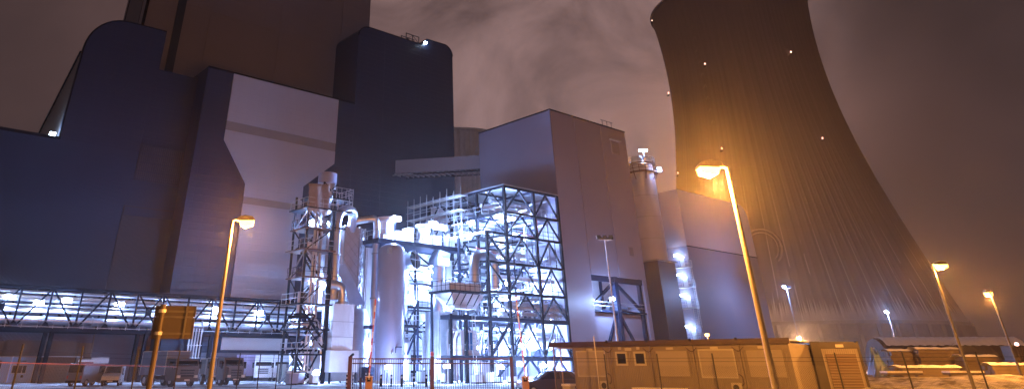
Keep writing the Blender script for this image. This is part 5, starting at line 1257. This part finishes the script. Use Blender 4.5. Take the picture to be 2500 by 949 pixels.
# banks
def bank_mat():
    m = bpy.data.materials.new('trampled snow and grass'); m.use_nodes = True; t = m.node_tree; n = t.nodes; l = t.links
    b = n['Principled BSDF']; b.inputs['Roughness'].default_value = .85
    tc = n.new('ShaderNodeTexCoord'); no = n.new('ShaderNodeTexNoise'); no.inputs['Scale'].default_value = 1.1; no.inputs['Detail'].default_value = 9; no.inputs['Roughness'].default_value = .72
    l.new(tc.outputs['Object'], no.inputs['Vector']); cr = n.new('ShaderNodeValToRGB'); e = cr.color_ramp.elements
    e[0].position = .40; e[0].color = (.03, .022, .015, 1); e[1].position = .56; e[1].color = (.32, .32, .33, 1); l.new(no.outputs['Fac'], cr.inputs['Fac']); l.new(cr.outputs['Color'], b.inputs['Base Color'])
    bp = n.new('ShaderNodeBump'); bp.inputs['Strength'].default_value = 1; bp.inputs['Distance'].default_value = .25; l.new(no.outputs['Fac'], bp.inputs['Height']); l.new(bp.outputs[0], b.inputs['Normal'])
    return m
BANK = bank_mat()
from mathutils import noise as mn
def bank():
    b = MB(); nx, ny = 110, 44; x0, x1, y0, y1 = 17.0, 58.0, 36.5, 66.0
    for i in range(nx + 1):
        for j in range(ny + 1):
            x = x0 + (x1-x0)*i/nx; y = y0 + (y1-y0)*j/ny
            e = min(1, (x-x0)/7, (x1-x)/6, (y-y0)/3.0, (y1-y)/6); e = max(0, e); e = e*e*(3-2*e)
            h = 1.12 + .35*mn.noise((x*.22, y*.3, 0)) + .20*mn.noise((x*.8, y*.9, 3)) + .09*mn.noise((x*2.6, y*2.6, 7))
            b.v.append(Vector((x, y, -.04 + e*h*(.55 + .45*min(1, (y-y0)/9)))))
    for i in range(nx):
        for j in range(ny): a = i*(ny+1)+j; b.f.append((a, a+ny+1, a+ny+2, a+1))
    tag(b.build('snow_bank', BANK, None, True), 'rough snow and grass bank behind the right fence', kind='structure')
bank()
gr = MB(); rg_ = random.Random(4)
for k in range(2600):
    x = rg_.uniform(20, 52); y = rg_.uniform(38.5, 52)
    if mn.noise((x*.6, y*.6, 11)) < .05: continue
    h = rg_.uniform(.12, .38); dx, dy = rg_.uniform(-.12, .12), rg_.uniform(-.12, .12); z = .75 + .45*min(1, (y-36.5)/9) - .1
    z = max(.2, z + .35*mn.noise((x*.22, y*.3, 0)) - .25)
    gr.add([(x-.012, y, z-.2), (x+.012, y, z-.2), (x+dx, y+dy, z+h)], [(0, 1, 2)])
tag(gr.build('dry_grass', WOOD), 'dry grass blades poking through the snow bank', kind='stuff')
rt = random.Random(21)
def pile(label, u, Y, w, h, d, m, n, snow=True):
    x, y = gp(u, Y); o = thing('timber_stack', label, 'timber stack', (x, y, 0), R(rt.uniform(-8, 8)), 'stacks on the snow bank')
    base = 1.05; rows = n; hh = h/rows
    for r_ in range(rows):
        for k in range(3): MB().box(-w/2+rt.uniform(0, .15), w/2-rt.uniform(0, .15), -d/2+k*d/3+.02, -d/2+(k+1)*d/3-.02, base+r_*hh+.02, base+(r_+1)*hh).build('timber', m, o)
    for s in (-.35, .35): MB().box(s*w-.1, s*w+.1, -d/2, d/2, 0, base+.018).build('bearer', WOOD, o)
    if snow:
        c = MB(); nn = 12
        for i in range(nn+1):
            for j in range(5): c.v.append(Vector((-w/2-.06+(w+.12)*i/nn, -d/2-.05+(d+.1)*j/4, base+h+.02+(.12+.08*rt.random() if 0 < j < 4 else .03))))
        for i in range(nn):
            for j in range(4): a = i*5+j; c.f.append((a, a+5, a+6, a+1))
        c.build('snow_cap', SNOW, o, True)
pile('stack of long boards beside the blue tarpaulin pile', 2215, 58, 2.6, 1.6, 1.2, WOOD, 6)
pile('snow capped stack of brown boards in the middle of the bank', 2290, 57, 3.0, 1.7, 1.2, WOOD, 7)
pile('low stack of boards near the right lamp pole', 2385, 55, 2.4, 1.2, 1.2, WOOD, 5)
pile('broad flat stack with thick snow in front of the others', 2250, 50, 4.2, .55, 1.4, WOOD, 3)
pile('last low stack by the right picture edge', 2460, 50, 2.6, .7, 1.2, WOOD, 3)
tb = heap('tarpaulin_pile', 'blue tarpaulin covered pile beside the dark framed container', *gp(2143, 56), 1.1, 1.0, 2.6, TARP, 40, 16, 4, .10, 'tarpaulin', None)
tb2 = heap('tarpaulin_pile', 'low crumpled blue tarpaulin pile at the foot of the bank', *gp(2150, 50), 1.3, .8, 1.6, TARP, 40, 16, 8, .12, 'tarpaulin', None)
for (u, Y, lab) in ((2195, 46, 'snow covered trestle left on the bank'), (2345, 47, 'snow covered trestle right on the bank')):
    x, y = gp(u, Y); o = thing('trestle', lab, 'trestle', (x, y, .3), R(6), 'trestles on the bank')
    MB().box(-1.1, 1.1, -.3, .3, 1.0, 1.1).build('top', WOOD, o); MB().box(-1.12, 1.12, -.32, .32, 1.102, 1.2).build('snow_cap', SNOW, o)
    for s in (-1, 1):
        MB().bar((s*.9, -.3, -.2), (s*.9, 0, 1.0), .09).build('leg', WOOD, o); MB().bar((s*.9, .3, -.2), (s*.9, 0, 1.0), .09).build('leg', WOOD, o)
def bare_bush(label, u, Y, h, seed):
    r_ = random.Random(seed); x, y = gp(u, Y); o = thing('bare_shrub', label, 'shrub', (x, y, 0), 0, 'bare shrubs'); m = MB(); st_ = MB()
    for k in range(16):
        a = r_.random()*6.28; l_ = h*(.6+.4*r_.random()); p0 = Vector((0, 0, 0)); p1 = Vector((math.cos(a)*l_*.25, math.sin(a)*l_*.25, l_*.55)); p2 = Vector((math.cos(a)*l_*.55, math.sin(a)*l_*.55, l_))
        st_.tube([p0, p1, p2], [.035, .022, .008], 5)
        for j in range(7):
            t = .35+.6*r_.random(); b = p1.lerp(p2, t); dd = Vector((r_.uniform(-.4, .4), r_.uniform(-.4, .4), r_.uniform(.1, .5)))*h*.5; m.tube([b, b+dd*.6, b+dd], [.012, .009, .004], 4)
    st_.build('stem', WOOD, o); m.build('twigs', WOOD, o)
bare_bush('bare twiggy shrub before the barrel shed', 2305, 62, 2.9, 2)
bare_bush('bare twiggy shrub by the rightmost lamp pole foot', 2470, 52, 2.2, 3)
x, y = gp(2492, 75); o = thing('parked_digger', 'machine with red and white light at the right edge', 'machine', (x, y, 0)); MB().box(-1, 1.5, -.8, .8, .5, 2.2).build('body', FASC, o); MB().box(-.8, .6, -.7, .7, 2.202, 3.4).build('cab', SHED, o)
for s in (-1, 1): MB().box(-1.2, 1.7, s*.9-.25, s*.9+.25, 0, .5).build('track', RUBBER, o)
MB().lathe(0, -.5, [(.05, 3.402), (.16, 3.45), (.16, 3.65), (.03, 3.7)], 10).build('beacon', LENSR, o)

# ------------------------------------------------------------------ haze
HAZE = True
if HAZE:
    hb = MB().box(-1120, 1520, -170, 1820, -1, 190)
    hm = bpy.data.materials.new('night haze'); hm.use_nodes = True; t = hm.node_tree; t.nodes.clear()
    ou = t.nodes.new('ShaderNodeOutputMaterial'); pv = t.nodes.new('ShaderNodeVolumePrincipled')
    pv.inputs['Color'].default_value = (.92, .92, .95, 1); pv.inputs['Density'].default_value = .00021; pv.inputs['Anisotropy'].default_value = .85
    t.links.new(pv.outputs[0], ou.inputs['Volume'])
    ho = hb.build('haze', hm); tag(ho, 'thin night haze over the whole yard', kind='stuff')
